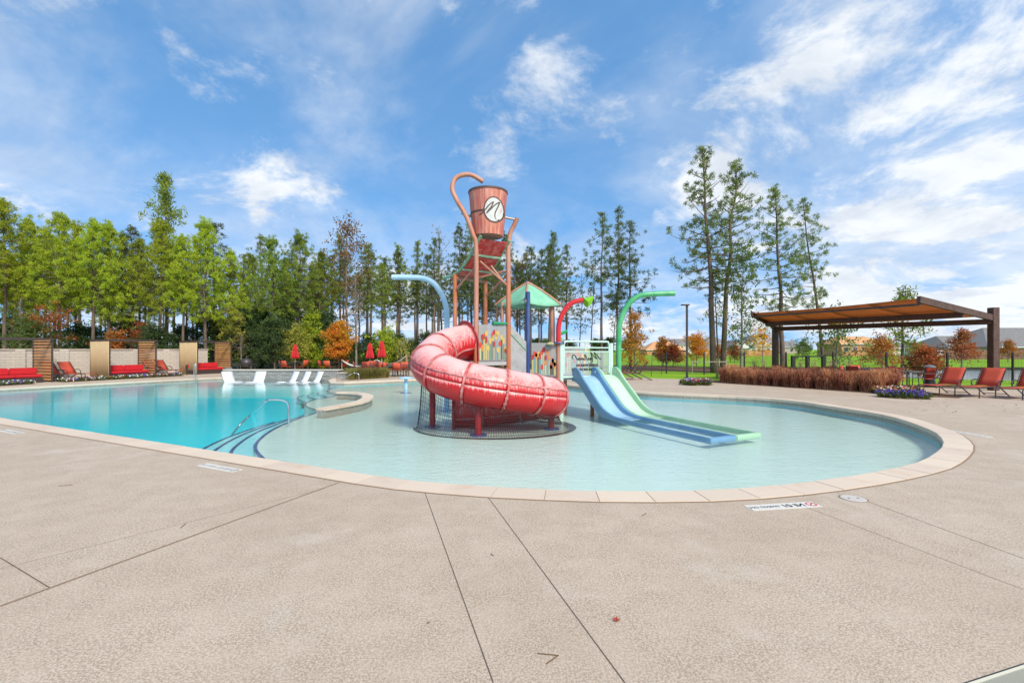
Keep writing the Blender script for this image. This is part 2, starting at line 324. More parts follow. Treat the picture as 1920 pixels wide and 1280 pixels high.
# water: one closed body, clear with a faint tint, rippled surface
def water_mat():
    m = bpy.data.materials.new('pool_water'); m.use_nodes = True; n, l = m.node_tree.nodes, m.node_tree.links; n.remove(n['Principled BSDF'])
    t = n.new('ShaderNodeTexCoord')
    hs = []
    for sc, st, w in ((2.6, (1, 1.9, 1), .8), (8.5, (1, 2.0, 1), .6), (24, (1, 1.5, 1), .28)):
        mp = n.new('ShaderNodeMapping'); mp.inputs['Scale'].default_value = st; mp.inputs['Rotation'].default_value = (0, 0, .25*sc); l.new(t.outputs['Object'], mp.inputs[0])
        x = n.new('ShaderNodeTexNoise'); x.inputs['Scale'].default_value = sc; x.inputs['Detail'].default_value = 3; x.inputs['Distortion'].default_value = .8; l.new(mp.outputs[0], x.inputs['Vector'])
        q = n.new('ShaderNodeMath'); q.operation = 'MULTIPLY'; q.inputs[1].default_value = w; l.new(x.outputs[0], q.inputs[0]); hs.append(q.outputs[0])
    s = n.new('ShaderNodeMath'); l.new(hs[0], s.inputs[0]); l.new(hs[1], s.inputs[1]); s2 = n.new('ShaderNodeMath'); l.new(s.outputs[0], s2.inputs[0]); l.new(hs[2], s2.inputs[1])
    bp = n.new('ShaderNodeBump'); bp.inputs['Strength'].default_value = .5; bp.inputs['Distance'].default_value = .022; l.new(s2.outputs[0], bp.inputs['Height'])
    sx = n.new('ShaderNodeSeparateXYZ'); l.new(t.outputs['Object'], sx.inputs[0]); mr = n.new('ShaderNodeMapRange'); mr.interpolation_type = 'SMOOTHSTEP'; mr.inputs[1].default_value = -9.5; mr.inputs[2].default_value = -3.5; mr.inputs[3].default_value = .11; mr.inputs[4].default_value = .5; l.new(sx.outputs[0], mr.inputs[0]); l.new(mr.outputs[0], bp.inputs['Strength'])      # calmer away from the splash features
    fr = n.new('ShaderNodeFresnel'); fr.inputs[0].default_value = 1.33; l.new(bp.outputs[0], fr.inputs['Normal'])
    gm = n.new('ShaderNodeNewGeometry'); fo = n.new('ShaderNodeMath'); fo.operation = 'SUBTRACT'; fo.inputs[0].default_value = 1.0; l.new(gm.outputs['Backfacing'], fo.inputs[1]); fm_ = n.new('ShaderNodeMath'); fm_.operation = 'MULTIPLY'; l.new(fr.outputs[0], fm_.inputs[0]); l.new(fo.outputs[0], fm_.inputs[1]); gl = n.new('ShaderNodeBsdfGlossy'); gl.inputs['Roughness'].default_value = .03; l.new(bp.outputs[0], gl.inputs['Normal'])
    tr = n.new('ShaderNodeBsdfTransparent'); mx = n.new('ShaderNodeMixShader'); l.new(fm_.outputs[0], mx.inputs[0]); l.new(tr.outputs[0], mx.inputs[1]); l.new(gl.outputs[0], mx.inputs[2])
    l.new(mx.outputs[0], n['Material Output'].inputs[0])
    va = n.new('ShaderNodeVolumeAbsorption'); va.inputs[0].default_value = (.40, .93, .95, 1); va.inputs[1].default_value = .16; l.new(va.outputs[0], n['Material Output'].inputs['Volume'])
    return m
wp = offset(OUT, .25)
bm = bmesh.new(); tops = [bm.verts.new((p.x, p.y, -.10)) for p in wp]; bots = [bm.verts.new((p.x, p.y, -1.36)) for p in wp]
for q in (tops, bots): bmesh.ops.triangle_fill(bm, edges=[bm.edges.new((q[i], q[(i+1) % n])) for i in range(n)])
for i in range(n): bm.faces.new((tops[i], tops[(i+1) % n], bots[(i+1) % n], bots[i]))
bmesh.ops.recalc_face_normals(bm, faces=bm.faces); me = bpy.data.meshes.new('pool_water'); bm.to_mesh(me); bm.free()
tag(link('pool_water', me, water_mat()), kind='structure')
# depth markers set in the deck, lid, drain, litter
m_white = mat('white_paint', (.66, .63, .57), .5, var=.12, vscale=30); m_ink = mat('black_ink', (.02, .02, .025), .6); m_redink = mat('red_ink', (.55, .03, .03), .6)
def marker(c, ang, label, worn, group=None):
    t = thing('depth_marker', label, 'marker', c, ang, group)
    MB().box(-.40,.40,-.08,.08,0,.004).build('tile', m_white, t)
    ink = mat('worn_ink', (.35, .33, .30), .7) if worn else m_ink
    fl = Matrix.Translation((0,0,.0055)) @ Matrix.Diagonal((1,-1,1,1))
    text_mesh('lettering', 'NO DIVING', .066, ink, t, Matrix.Translation((-.215,0,0)) @ fl, .0006)
    text_mesh('lettering', '10 IN', .115, ink, t, Matrix.Translation((.115,0,0)) @ fl, .0006, .002)
    b = MB(); k = 20; b.grid([[(.335+r*math.cos(2*math.pi*i/k), r*math.sin(2*math.pi*i/k), .006) for i in range(k+1)] for r in (.042, .056)]); b.bar((.30,-.035,.0062),(.37,.035,.0062),.012,.0005)
    b.build('no_diving_symbol', m_redink if not worn else ink, t)
marker(G(1468,948.5), R(9), 'white depth tile with bold black letters near round deck lid', False)
marker(G(411,876.5), R(-26), 'worn white depth tile beside the coping near the underwater steps', True)
marker(G(20,809), R(-26), 'faded white depth tile on deck beside the straight coping of the deep basin', True)
marker(G(1812,812), R(98), 'faded white depth tile beside the tight curve of the coping', True)
t = thing('skimmer_lid', 'round pale plastic lid with two finger holes set in the deck', 'lid', G(1600,934))
MB().lathe([(0,.005),(.12,.005),(.125,0)], 28).build('cover', mat('lid_plastic', (.52,.47,.42), .5), t); MB().lathe([(.125,.002),(.14,.002)], 28).build('rim', m_caulk, t)
for s in (-1, 1): MB().box(s*.05-.012, s*.05+.012, -.008,.008,.003,.0065).build('finger_hole', m_ink, t)
gd = (G(1920,1252)-G(1835,1280)).normalized(); ga = math.atan2(gd.y, gd.x)
t = thing('trench_drain', 'cream slotted trench drain grate in the deck', 'drain', G(1877,1267), ga)
m_cream = mat('cream_plastic', (.62,.58,.44), .5)
MB().box(-.5,.9,.0152,.024,0,.004).build('edge_gap', m_ink, t); MB().box(-.5,.9,-.10,-.085,0,.006).build('frame_rail', m_cream, t); MB().box(-.5,.9,.0,.015,0,.006).build('frame_rail', m_cream, t); MB().box(-.5,.9,-.085,0,0,.002).build('channel', m_ink, t)
sl = MB().box(-.0032,.0032,-.085,0,.002,.0058).build('slat', m_cream, t); sl.location.x = -.49
for i in range(1, 92): c = sl.copy(); COL.objects.link(c); c.parent = t; c.location.x = -.49+i*.0152
m_leafred = mat('dry_leaf_red', (.38,.05,.02), .7, var=.4, vscale=60); m_twig = mat('twig', (.12,.075,.04), .9)
def leaf(c, ang, s, m, label):
    b = MB(); pts = []
    for k in range(14):
        r = s*(1 if k % 2 == 0 else .38)*(1-.25*abs(k-7)/7*(k % 2 == 0)); an = ang+2*math.pi*k/14; pts.append((c[0]+r*math.cos(an), c[1]+r*math.sin(an), .006+.012*(k % 2 == 0)))
    pts.append((c[0], c[1], .004)); b.add(pts, [(k, (k+1) % 14, 14) for k in range(14)]); tag(b.build('fallen_leaf', m), label, 'leaf')
leaf(G(1156,1163), .4, .035, m_leafred, 'star shaped red leaf lying alone on the open deck')
def twig(pl, r, label):
    b = MB(); [b.tube([p+Vector((0,0,r)) for p in pp], r, 5) for pp in pl]; tag(b.build('twig', m_twig), label, 'twig', 'bits of twig on the deck')
LT = 'dry brown twig fragment lying on the concrete deck'
twig([[G(1008,1225), G(1048,1229)], [G(1046,1229), G(1024,1245)]], .003, LT)
for a, c in (((1203,967),(1212,962)),((110,911),(136,909)),((338,990),(348,982)),((800,1168),(806,1166)),((920,1038),(925,1042))): twig([[G(*a), G(*c)]], .003, LT)
b = MB()
for i in range(26):
    x, y = random.uniform(1700, 1915), random.uniform(748, 775); p = G(x, y); s = random.uniform(.02,.045); an = random.uniform(0, 6)
    b.add([p+Vector((s*math.cos(an+q)*(1 if q in (0, 3.14) else .5), s*math.sin(an+q)*(1 if q in (0, 3.14) else .5), .004+.012*(q == 0))) for q in (0, 1.57, 3.14, 4.71)], [(0,1,2,3)])
tag(b.build('leaf_scatter', m_twig), 'scatter of small dry leaves on the deck by the loungers', 'leaves', kind='stuff')
# handrail
m_steel = mat('stainless', (.62,.63,.64), .18, 1)
def handrail(pts, label):
    b = MB(); b.tube(catmull(pts, 8), .024, 12); return tag(b.build('handrail', m_steel, smooth=True), label, 'handrail')
hb, ht = G(541,800,-.28), G(446,806,-.5)
pA = P(541,765,hb.y); pT = P(541,752,hb.y)
q0 = P(449,797,ht.y)
handrail([hb, P(541,790,hb.y), P(541,768,hb.y), P(538,755,hb.y), P(528,750,hb.y*.995), P(514,749,hb.y*.985), P(502,750,hb.y*.975), P(494,756,hb.y*.97), P(470,777,ht.y*1.02), q0, Vector((q0.x-.25, q0.y-.1, -.75))], 'bent stainless handrail rising from the water beside the curved steps')
hb = G(672,713,0); handrail([G(636,716,-.1), P(655,703,hb.y*.98), P(663,699.5,hb.y), P(670,700,hb.y), P(673,704,hb.y), Vector((P(673,704,hb.y).x, hb.y, -.3))], 'thin steel handrail at the far pool entry beside the tufted grass')
hb = G(367,711,0); handrail([Vector((hb.x,hb.y,-.3)), Vector((hb.x,hb.y,.75)), Vector((hb.x-.12,hb.y+.15,.88)), Vector((hb.x-.35,hb.y+.4,.8)), Vector((hb.x-.45,hb.y+.5,0))], 'steel grab rail at the pool edge in front of a tan cabana panel')
# ================================================================ WATER PLAY STRUCTURE
FZ = -.28
m_brown = mat('faded_post', (.36,.115,.05), .5, col2=(.52,.30,.22), vscale=5, stretch=(1,1,.25), lo=.42, hi=.62)
m_pink = mat('bleached_post', (.47,.235,.165), .55, col2=(.38,.12,.06), vscale=5, stretch=(1,1,.2), lo=.45, hi=.7)
m_rust = mat('orange_post', (.40,.10,.03), .5, col2=(.47,.19,.10), vscale=5, stretch=(1,1,.2))
m_navy = mat('navy_post', (.02,.055,.20), .4, col2=(.10,.16,.30), vscale=4, stretch=(1,1,.2), lo=.5, hi=.75)
m_disc = mat('blue_foot', (.03,.10,.30), .5)
def red_mat():
    m = bpy.data.materials.new('bleached_red_fibreglass'); m.use_nodes = True; n, l = m.node_tree.nodes, m.node_tree.links; b = n['Principled BSDF']
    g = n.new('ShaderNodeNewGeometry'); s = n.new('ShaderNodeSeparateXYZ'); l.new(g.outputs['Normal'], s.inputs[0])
    t = n.new('ShaderNodeTexCoord')
    def noise(sc, st):
        mp = n.new('ShaderNodeMapping'); mp.inputs['Scale'].default_value = st; l.new(t.outputs['Object'], mp.inputs[0])
        x = n.new('ShaderNodeTexNoise'); x.inputs['Scale'].default_value = sc; x.inputs['Detail'].default_value = 6; x.inputs['Roughness'].default_value = .65; l.new(mp.outputs[0], x.inputs['Vector']); return x.outputs[0]
    def ma(op, a, c):
        x = n.new('ShaderNodeMath'); x.operation = op
        for i, q in enumerate((a, c)):
            if isinstance(q, float): x.inputs[i].default_value = q
            else: l.new(q, x.inputs[i])
        return x.outputs[0]
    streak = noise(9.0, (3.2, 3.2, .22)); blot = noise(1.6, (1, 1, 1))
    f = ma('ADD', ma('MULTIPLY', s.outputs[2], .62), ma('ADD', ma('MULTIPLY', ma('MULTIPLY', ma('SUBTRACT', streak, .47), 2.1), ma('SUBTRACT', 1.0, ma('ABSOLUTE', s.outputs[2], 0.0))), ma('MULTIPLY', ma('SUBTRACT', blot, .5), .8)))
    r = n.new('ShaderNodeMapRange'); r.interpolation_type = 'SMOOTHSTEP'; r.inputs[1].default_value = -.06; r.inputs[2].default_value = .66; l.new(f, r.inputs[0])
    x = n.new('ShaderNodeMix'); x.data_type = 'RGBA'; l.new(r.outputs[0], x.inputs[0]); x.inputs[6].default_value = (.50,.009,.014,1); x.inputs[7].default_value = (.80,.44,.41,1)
    l.new(x.outputs[2], b.inputs['Base Color']); b.inputs['Roughness'].default_value = .38
    return m
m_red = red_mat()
m_redflange = mat('red_flange', (.40,.035,.04), .5, col2=(.62,.28,.26), vscale=4)
m_redpost = mat('red_post', (.42,.012,.018), .4, var=.3)
m_bolt = mat('bolt', (.45,.36,.34), .4, .6)
# ---- tube slide
PTH = catmull([(-1.22,12.62,1.86),(-1.68,12.25,1.74),(-1.96,11.72,1.50),(-1.95,11.08,1.27),(-1.5,10.56,1.04),(-.8,10.38,.86),(0,10.5,.71),(.62,10.78,.59),(.92,11.2,.48),(.72,11.6,.38),(.2,11.74,.28),(-.45,11.74,.19),(-1.0,11.74,.14),(-1.42,11.74,.12)], 8)
ts = thing('tube_slide', 'sun bleached red enclosed spiral tube slide with bolted flanges on red posts', 'slide', (-.4, 11.2, FZ))
TR = .455
def frames(path):
    k = len(path); out = []
    for i, p in enumerate(path):
        d = (path[min(i+1,k-1)]-path[max(i-1,0)]).normalized(); s = d.cross(Vector((0,0,1))).normalized(); out.append((p, d, s, s.cross(d).normalized()))
    return out
FR = frames(PTH); k = len(FR)
cuts = [0, 12, 22, 30, 38, 46, 54, 62, 70, 80, 92, k-1]
def ringpt(f, ang, r): return f[0]+(f[2]*math.cos(ang)+f[3]*math.sin(ang))*r
for a, c in zip(cuts[:-1], cuts[1:]):
    b = MB(); b.grid([[ringpt(FR[i], 2*math.pi*j/36, TR) for j in range(37)] for i in range(a, c+1)])
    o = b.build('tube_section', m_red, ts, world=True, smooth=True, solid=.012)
for i in cuts:
    b = MB(); f = FR[i]
    prof = [(-.022, TR-.002), (-.022, TR+.036), (.022, TR+.036), (.022, TR-.002)]
    b.grid([[ringpt(f, 2*math.pi*j/40, r)+f[1]*dz for j in range(41)] for dz, r in prof]); rg = b.build('flange_ring', m_redflange, ts, world=True, smooth=True)
    b = MB()
    for j in range(20):
        q = ringpt(f, 2*math.pi*j/20, TR+.02); b.cyl(q-f[1]*.034, q+f[1]*.034, .011, n=6)
    o = tag(b.build('bolts', m_bolt, rg), kind='stuff'); o.data.transform(ts.matrix_basis.inverted())
for ang in (R(22), R(180+22)):
    b = MB(); rows = []
    for r, da in ((TR-.002,-.045),(TR+.032,-.035),(TR+.032,.035),(TR-.002,.045)): rows.append([ringpt(f, ang+da, r) for f in FR])
    b.grid(rows); sm = b.build('seam_flange', m_redflange, ts, world=True)
    b = MB()
    for i in range(1, k-1, 2):
        f = FR[i]; q = ringpt(f, ang, TR+.018); tn = (-f[2]*math.sin(ang)+f[3]*math.cos(ang)); b.cyl(q-tn*.03, q+tn*.03, .01, n=6)
    o = tag(b.build('bolts', m_bolt, sm), kind='stuff'); o.data.transform(ts.matrix_basis.inverted())
# flared hood at the top and squared outlet at the bottom
f = FR[0]; b = MB(); nrm = -f[1]
arc = [ringpt(f, R(t_), .56)+Vector((0,0,.02)) for t_ in range(-10, 191, 12)]
poly = arc+[ringpt(f, R(190), .56)-Vector((0,0,.42)), ringpt(f, R(-10), .56)-Vector((0,0,.42))]
inner = [ringpt(f, 2*math.pi*j/len(poly)-R(10), TR) for j in range(len(poly))]
b.grid([poly+[poly[0]], inner+[inner[0]]]); b.build('entry_panel', m_redpost, ts, world=True, solid=.03)
f = FR[-1]; b = MB()
poly = [ringpt(f, R(t_), .53) for t_ in range(0, 181, 12)]+[ringpt(f, R(180), .53)-Vector((0,0,.40)), ringpt(f, 0, .53)-Vector((0,0,.40))]
inner = [ringpt(f, R(t_), TR) for t_ in range(0, 181, 12)]+[ringpt(f, R(215), TR), ringpt(f, R(-35), TR)]
b.grid([poly+[poly[0]], inner+[inner[0]]]); b.build('outlet_frame', m_redpost, ts, world=True, solid=.06)
for (x, y, zt, i) in ((-.76,10.42,.45,44),(-1.98,11.55,1.02,18),(.95,11.25,.10,66)):
    b = MB(); b.cyl((x,y,FZ), (x,y,zt), .075, n=18); b.lathe([(.075,0),(.12,-.02),(.2,-.09)][::-1], 18, (x,y,zt)) if i == 66 else None
    p = b.build('support_post', m_redpost, ts, world=True, smooth=True)
    b = MB(); b.lathe([(0,.03),(.19,.03),(.2,0)], 24, (x,y,FZ)); o = b.build('foot_disc', m_disc, p, smooth=True); o.data.transform(ts.matrix_basis.inverted())
# ---- netting round the slide
b = MB(); m_net = mat('black_cord', (.018,.018,.02), .8)
C0 = Vector((-.42,11.55,0)); top, bot = [], []
sel = [FR[i] for i in range(20, 84)]
angs = []
for f in sel:
    d = f[0]-C0; d.z = 0; angs.append(math.atan2(d.y, d.x)); dn = d.normalized()
angs = list(np.unwrap(angs))
A = np.linspace(angs[0], angs[-1], 110)
for t_ in A:
    j = min(range(len(sel)), key=lambda q: abs(angs[q]-t_)); f = sel[j]; d = Vector((math.cos(t_), math.sin(t_), 0)); rr = (Vector((f[0].x, f[0].y, 0))-C0).length
    top.append(C0+d*(rr+.20)+Vector((0,0,max(.0, f[0].z-.38+.04*math.sin(t_*9)))))
    bot.append(C0+Vector((d.x*2.0, d.y*1.62, FZ+.015)))
NR = 13; rows = []
for i in range(NR+1):
    s = i/NR; flare = s**3
    rows.append([Vector((top[q].x+(bot[q].x-top[q].x)*(s*.35+.65*flare), top[q].y+(bot[q].y-top[q].y)*(s*.35+.65*flare), top[q].z+(bot[q].z-top[q].z)*min(1, s*1.22))) for q in range(len(A))])
for i in range(NR+1): b.tube(rows[i], .0045 if 0 < i < NR else .010, 3, False)
for q in range(len(A)): b.tube([rows[i][q] for i in range(NR+1)], .0045, 3, False)
tag(b.build('safety_net', m_net), 'black cord netting hung round the base of the red tube slide', 'net')
# ---- bucket tower
TF, TRr, TL, TB = Vector((-.95,12.3,0)), Vector((-.10,12.9,0)), Vector((-1.60,13.0,0)), Vector((-.78,13.65,0))
tw = thing('bucket_tower', 'tall four post tower with red slatted splash roof carrying the tipping bucket', 'tower', (-.85, 12.95, FZ))
def wv(p, z): return Vector((p[0], p[1], z))
b = MB(); fp = [wv(TF,FZ), wv(TF,2.5), wv(TF,4.3), P(887,440,12.3), P(874,405,12.35), P(858,378,12.4), P(848,355,12.45), P(853,336,12.5), P(868,328,12.52), P(886,329,12.55), P(906,341,12.6)]
b.tube(catmull(fp, 6), .062, 14); b.build('spout_post', m_pink, tw, world=True, smooth=True)
b = MB(); b.tube(catmull([wv(TRr,FZ), wv(TRr,2.5), wv(TRr,4.0), P(953,470,12.9), P(956,440,12.88), P(963,424,12.85), P(970,409,12.8)], 6), .062, 14); b.build('bent_post', m_pink, tw, world=True, smooth=True)
for p, zt in ((TL,3.75),(TB,3.66)): b = MB(); b.cyl(wv(p,FZ), wv(p,zt), .058); b.build('post', m_rust, tw, world=True, smooth=True)
# lower sleeves of a stronger colour over the two long posts
for p, z0, z1 in ((TF,1.0,1.75),(TRr,.6,3.55)): b = MB(); b.cyl(wv(p,z0), wv(p,z1), .066); b.build('sleeve', m_rust, tw, world=True, smooth=True)
b = MB(); b.prism([TF, TRr, TB, TL], 1.22, 1.32); b.build('platform', mat('grey_deck_plate', (.42,.41,.40), .6, var=.2), tw, world=True)
# roof chute: profile from over F-R down past L-B
u = ((TL-TF)+(TB-TRr)).normalized(); w = (TRr-TF).normalized()
prof = catmull([(-.12,4.62),(.15,4.36),(.45,4.07),(.75,3.86),(1.05,3.75),(1.35,3.70),(1.62,3.71)], 5)
prof = [Vector((p[0], p[1], 0)) for p in catmull([(a_,b_,0) for a_, b_ in [(-.12,4.62),(.15,4.36),(.45,4.07),(.75,3.86),(1.05,3.75),(1.35,3.70),(1.62,3.71)]], 5)]
c0 = (TF+TRr)/2
def roofp(s, z, v): return wv(c0+u*s+w*v, z)
m_mint = mat('faded_green', (.14,.30,.17), .5, col2=(.26,.42,.30), vscale=6); m_slat = mat('red_slat', (.50,.03,.03), .45, col2=(.62,.22,.18), vscale=7, lo=.45, hi=.7)
for v in (-.46, .46):
    b = MB(); b.tube([roofp(p.x, p.y+.03, v) for p in prof], .042, 10); b.build('green_rail', m_mint, tw, world=True, smooth=True)
for i0_, i1_ in ((1,7),(8,14),(15,21),(22,25)):
    b = MB(); b.grid([[roofp(prof[i].x, prof[i].y, v) for v in (-.43,0,.43)] for i in range(i0_, i1_+1)]); b.build('roof_slat', m_slat, tw, world=True, solid=.03)
for i in (7,14,21): b = MB(); b.bar(roofp(prof[i].x, prof[i].y-.03, -.47), roofp(prof[i].x, prof[i].y-.03, .47), .05, .05); b.build('cross_bar', m_mint, tw, world=True)
br = [(wv(TF,3.75), roofp(.75,3.8,-.2)), (wv(TRr,3.4), wv(TF,4.0)+w*.12), (wv(TRr,3.85), roofp(.9,3.68,.1)), (wv(TL,3.3), wv(TF,3.85)), (wv(TB,3.2), wv(TRr,3.75)), (wv(TRr,3.35), roofp(.4,4.0,.25)), (wv(TL,3.66), wv(TB,3.62))]
for a_, c_ in br: b = MB(); b.cyl(a_, c_, .028, n=8); b.build('brace', m_pink, tw, world=True, smooth=True)
# panels
def panel_mat(name, tint):
    m = bpy.data.materials.new(name); m.use_nodes = True; n, l = m.node_tree.nodes, m.node_tree.links; b = n['Principled BSDF']
    b.inputs['Base Color'].default_value = (*tint, 1); b.inputs['Roughness'].default_value = .35; t = n.new('ShaderNodeBsdfTransparent'); mx = n.new('ShaderNodeMixShader'); mx.inputs[0].default_value = .72
    l.new(t.outputs[0], mx.inputs[1]); l.new(b.outputs[0], mx.inputs[2]); l.new(mx.outputs[0], n['Material Output'].inputs[0]); return m
m_poly = panel_mat('frosted_panel', (.36,.37,.365)); m_poly.node_tree.nodes['Mix Shader'].inputs[0].default_value = .62; m_stain = mat('grey_sheet', (.28,.28,.275), .45, col2=(.38,.38,.37), vscale=3)
STR = [mat('stem_'+str(i), c, .5) for i, c in enumerate([(.10,.30,.36),(.42,.50,.24),(.07,.09,.05),(.45,.40,.14),(.08,.25,.14)])]
POP = [mat('poppy_'+str(i), c, .5) for i, c in enumerate([(.52,.06,.035),(.58,.20,.05),(.55,.38,.08),(.36,.03,.03)])]
def poppy_panel(parent, A_, B_2, z0, z1, seed, nst=14):
    r = random.Random(seed); A_, B_2 = Vector(A_), Vector(B_2); d = (B_2-A_); L = d.length; d.normalize(); nn = Vector((d.y,-d.x,0))   # nn faces the camera side
    if nn.y > 0: nn = -nn
    b = MB(); b.bar(wv(A_,(z0+z1)/2), wv(B_2,(z0+z1)/2), .014, z1-z0); pn = b.build('panel', m_poly, parent, world=True)
    inv = parent.matrix_basis.inverted()
    H_ = z1-z0
    for i in range(nst):
        x = L*(i+.6)/(nst+.2); zt = z0+H_*r.uniform(.30,.88); o = wv(A_+d*x+nn*.011, 0)
        b = MB(); b.bar(o+Vector((0,0,z0+.03)), o+Vector((0,0,zt)), r.choice([.02,.03,.042]), .003, nn); s = b.build('stem', r.choice(STR), pn); s.data.transform(inv)
        for zt in ([zt] if r.random() < .5 else [zt, z0+H_*r.uniform(.25,.8)]):
            b = MB(); cc = o+nn*.004+Vector((0,0,zt)); rx, rz_ = .042*r.uniform(.8,1.1), .085*r.uniform(.8,1.15)
            b.add([cc+d*rx*math.cos(q*math.pi/7)+Vector((0,0,rz_*math.sin(q*math.pi/7))) for q in range(14)], [tuple(range(14))]); s = b.build('poppy', r.choice(POP), pn); s.data.transform(inv)
    return pn
poppy_panel(tw, TF.lerp(TRr,.08), TF.lerp(TRr,.93), 1.34, 2.32, 3)
b = MB(); b.bar(wv(TF.lerp(TL,.9),1.85), wv(TL.lerp(TB,.95),1.85), .014, 1.0); b.build('grey_panel', m_stain, tw, world=True)
b = MB(); b.cyl(wv(TRr,2.36)+Vector((-.02,-.05,0)), wv(TRr,2.36)+Vector((-.42,-.32,0)), .03, .05, 10); b.build('spray_nozzle', mat('nozzle_green', (.02,.25,.10), .4), tw, world=True, smooth=True)
# sloping sheet and steps down to the lower tower
BP = Vector((.455,13.2,0))
b = MB(); a_, c_ = TRr.lerp(BP,.1), TRr.lerp(BP,.93); b.add([wv(a_,1.05), wv(c_,.75), wv(c_,1.85), wv(a_,2.34)], [(0,1,2,3)]); b.build('stair_side_panel', m_stain, tw, world=True, solid=.015)
for i in range(3): b = MB(); q = TRr.lerp(BP, .2+.28*i); b.box(q.x-.13,q.x+.16,q.y+.05,q.y+.85,1.16-.13*i,1.20-.13*i); b.build('step', m_stain, tw, world=True)
b = MB(); b.bar(wv(a_,2.1)+Vector((0,-.02,0)), wv(c_,1.62)+Vector((0,-.02,0)), .02, .03); b.build('grab_rail', m_mint, tw, world=True)
# ---- tipping bucket
BK = Vector((P(915,400,12.6).x, 12.6, 0)); zb, zt = P(915,444,12.6).z, P(915,362,12.6).z
bk = thing('tipping_bucket', 'brown stave tipping bucket with a round white letter emblem above the slatted roof', 'bucket', (BK.x, BK.y, zb))
m_wood = mat('bucket_stave', (.47,.125,.085), .5, col2=(.58,.28,.22), vscale=6, stretch=(2,2,.25), lo=.4, hi=.68, rnd=.10)
RB, RT, HB = .415, .525, zt-zb
ns = 26
for i in range(ns):
    a0, a1 = 2*math.pi*(i+.03)/ns, 2*math.pi*(i+.97)/ns; b = MB(); vs = []
    for r0, z in ((RB,0),(RT,HB)):
        for rr in (r0, r0-.03):
            for an in (a0, a1): vs.append((rr*math.cos(an), rr*math.sin(an), z))
    b.add(vs, [(0,1,5,4),(2,6,7,3),(0,4,6,2),(1,3,7,5),(0,2,3,1),(4,5,7,6)]); b.build('stave', m_wood, bk)
b = MB(); b.lathe([(0,.012),(RB-.02,.012),(RB-.02,-.006),(0,-.006)], 28); b.build('bucket_base', mat('bucket_base', (.30,.16,.12), .7, var=.3), bk)
m_dkb = mat('dark_brown', (.09,.05,.04), .6)
b = MB(); b.lathe([(RT-.035,HB-.004),(RT-.035,HB+.02),(RT+.012,HB+.02),(RT+.012,HB-.03)], 32); b.build('rim', m_dkb, bk, smooth=True)
def onb(px, py, off=.01):       # point on the bucket's wall for a place in the photo
    z = P(px, py, 12.2).z-zb; r = RB+(RT-RB)*z/HB+off; sx = max(-.99, min(.99, ((px-915)/F_PX*12.2)/r)); an = math.asin(sx); return Vector((r*math.sin(an), -r*math.cos(an), z))
b = MB(); b.grid([[onb(q, y0, .006) for q in range(881, 911, 2)] for y0 in (393, 396.5)]); b.build('band', m_dkb, bk)
b = MB(); b.grid([[onb(q, y0, .006) for q in range(944, 949, 1)] for y0 in (397, 401)]); b.build('band', m_dkb, bk)
ec = (928, 393.6)
def ell(rx, ry, off): return [onb(ec[0]+rx*math.cos(q*math.pi/18), ec[1]+ry*math.sin(q*math.pi/18), off) for q in range(37)]
b = MB(); b.grid([ell(.01,.01,.009), ell(9,11,.009), ell(18,22,.009)]); em = b.build('emblem', mat('emblem_white', (.60,.61,.60), .5, var=.12), bk)
b = MB(); b.grid([ell(17.4,21.4,.011), ell(19.6,23.6,.011)]); b.build('emblem_ring', m_dkb, em)
zz = lambda pts: [(720+x/4.572, 300+y/4.572) for x, y in pts]
for st in ([(818,470),(842,462),(872,438),(905,398),(948,364)], [(948,364),(930,405),(902,440),(888,462)], [(888,462),(925,425),(965,385),(1000,360)], [(1000,360),(985,400),(962,450),(958,485),(968,508),(984,515),(994,506)]):
    pp = catmull([Vector((x, y, 0)) for x, y in zz(st)], 6); b = MB()
    b.grid([[onb(p.x-.9, p.y-.5, .014) for p in pp], [onb(p.x+.9, p.y+.5, .014) for p in pp]]); b.build('letter_stroke', m_dkb, em)
ax0, ax1 = P(866,400,12.35)-Vector((BK.x,BK.y,zb)), P(968,412,12.82)-Vector((BK.x,BK.y,zb))
for a_, c_ in ((ax0, Vector((-.44,-.06,ax0.z-.03))), (ax1, Vector((.44,.12,ax1.z+.04)))): b = MB(); b.cyl(a_, c_, .032, n=10); b.build('axle', mat('axle_metal', (.35,.30,.27), .4, .6), bk, smooth=True)
# ---- lower tower with the green hipped roof
t2 = thing('canopy_tower', 'lower play tower with pale green hipped canopy and a navy corner post', 'tower', (.5, 13.95, FZ))
PR, PL, PB = Vector((1.2,14.0,0)), Vector((-.29,13.95,0)), Vector((.48,14.75,0))
b = MB(); b.cyl(wv(BP,FZ), wv(BP,3.26), .064, n=16); b.lathe([(0,.05),(.05,.03),(.07,0)], 16, wv(BP,3.26)); b.build('navy_post', m_navy, t2, world=True, smooth=True)
for p in (PR, PL, PB): b = MB(); b.cyl(wv(p,FZ), wv(p,3.06), .055); b.build('post', m_pink, t2, world=True, smooth=True)
cx = Vector((.48,14.05,0)); ap = wv(cx,3.66); cor = [wv(cx+Vector((math.cos(q)*1.0, math.sin(q)*.9,0)), 2.98) for q in (R(-95), R(-5), R(85), R(175))]
m_can = mat('green_canopy', (.16,.44,.28), .5, col2=(.24,.52,.36), vscale=3)
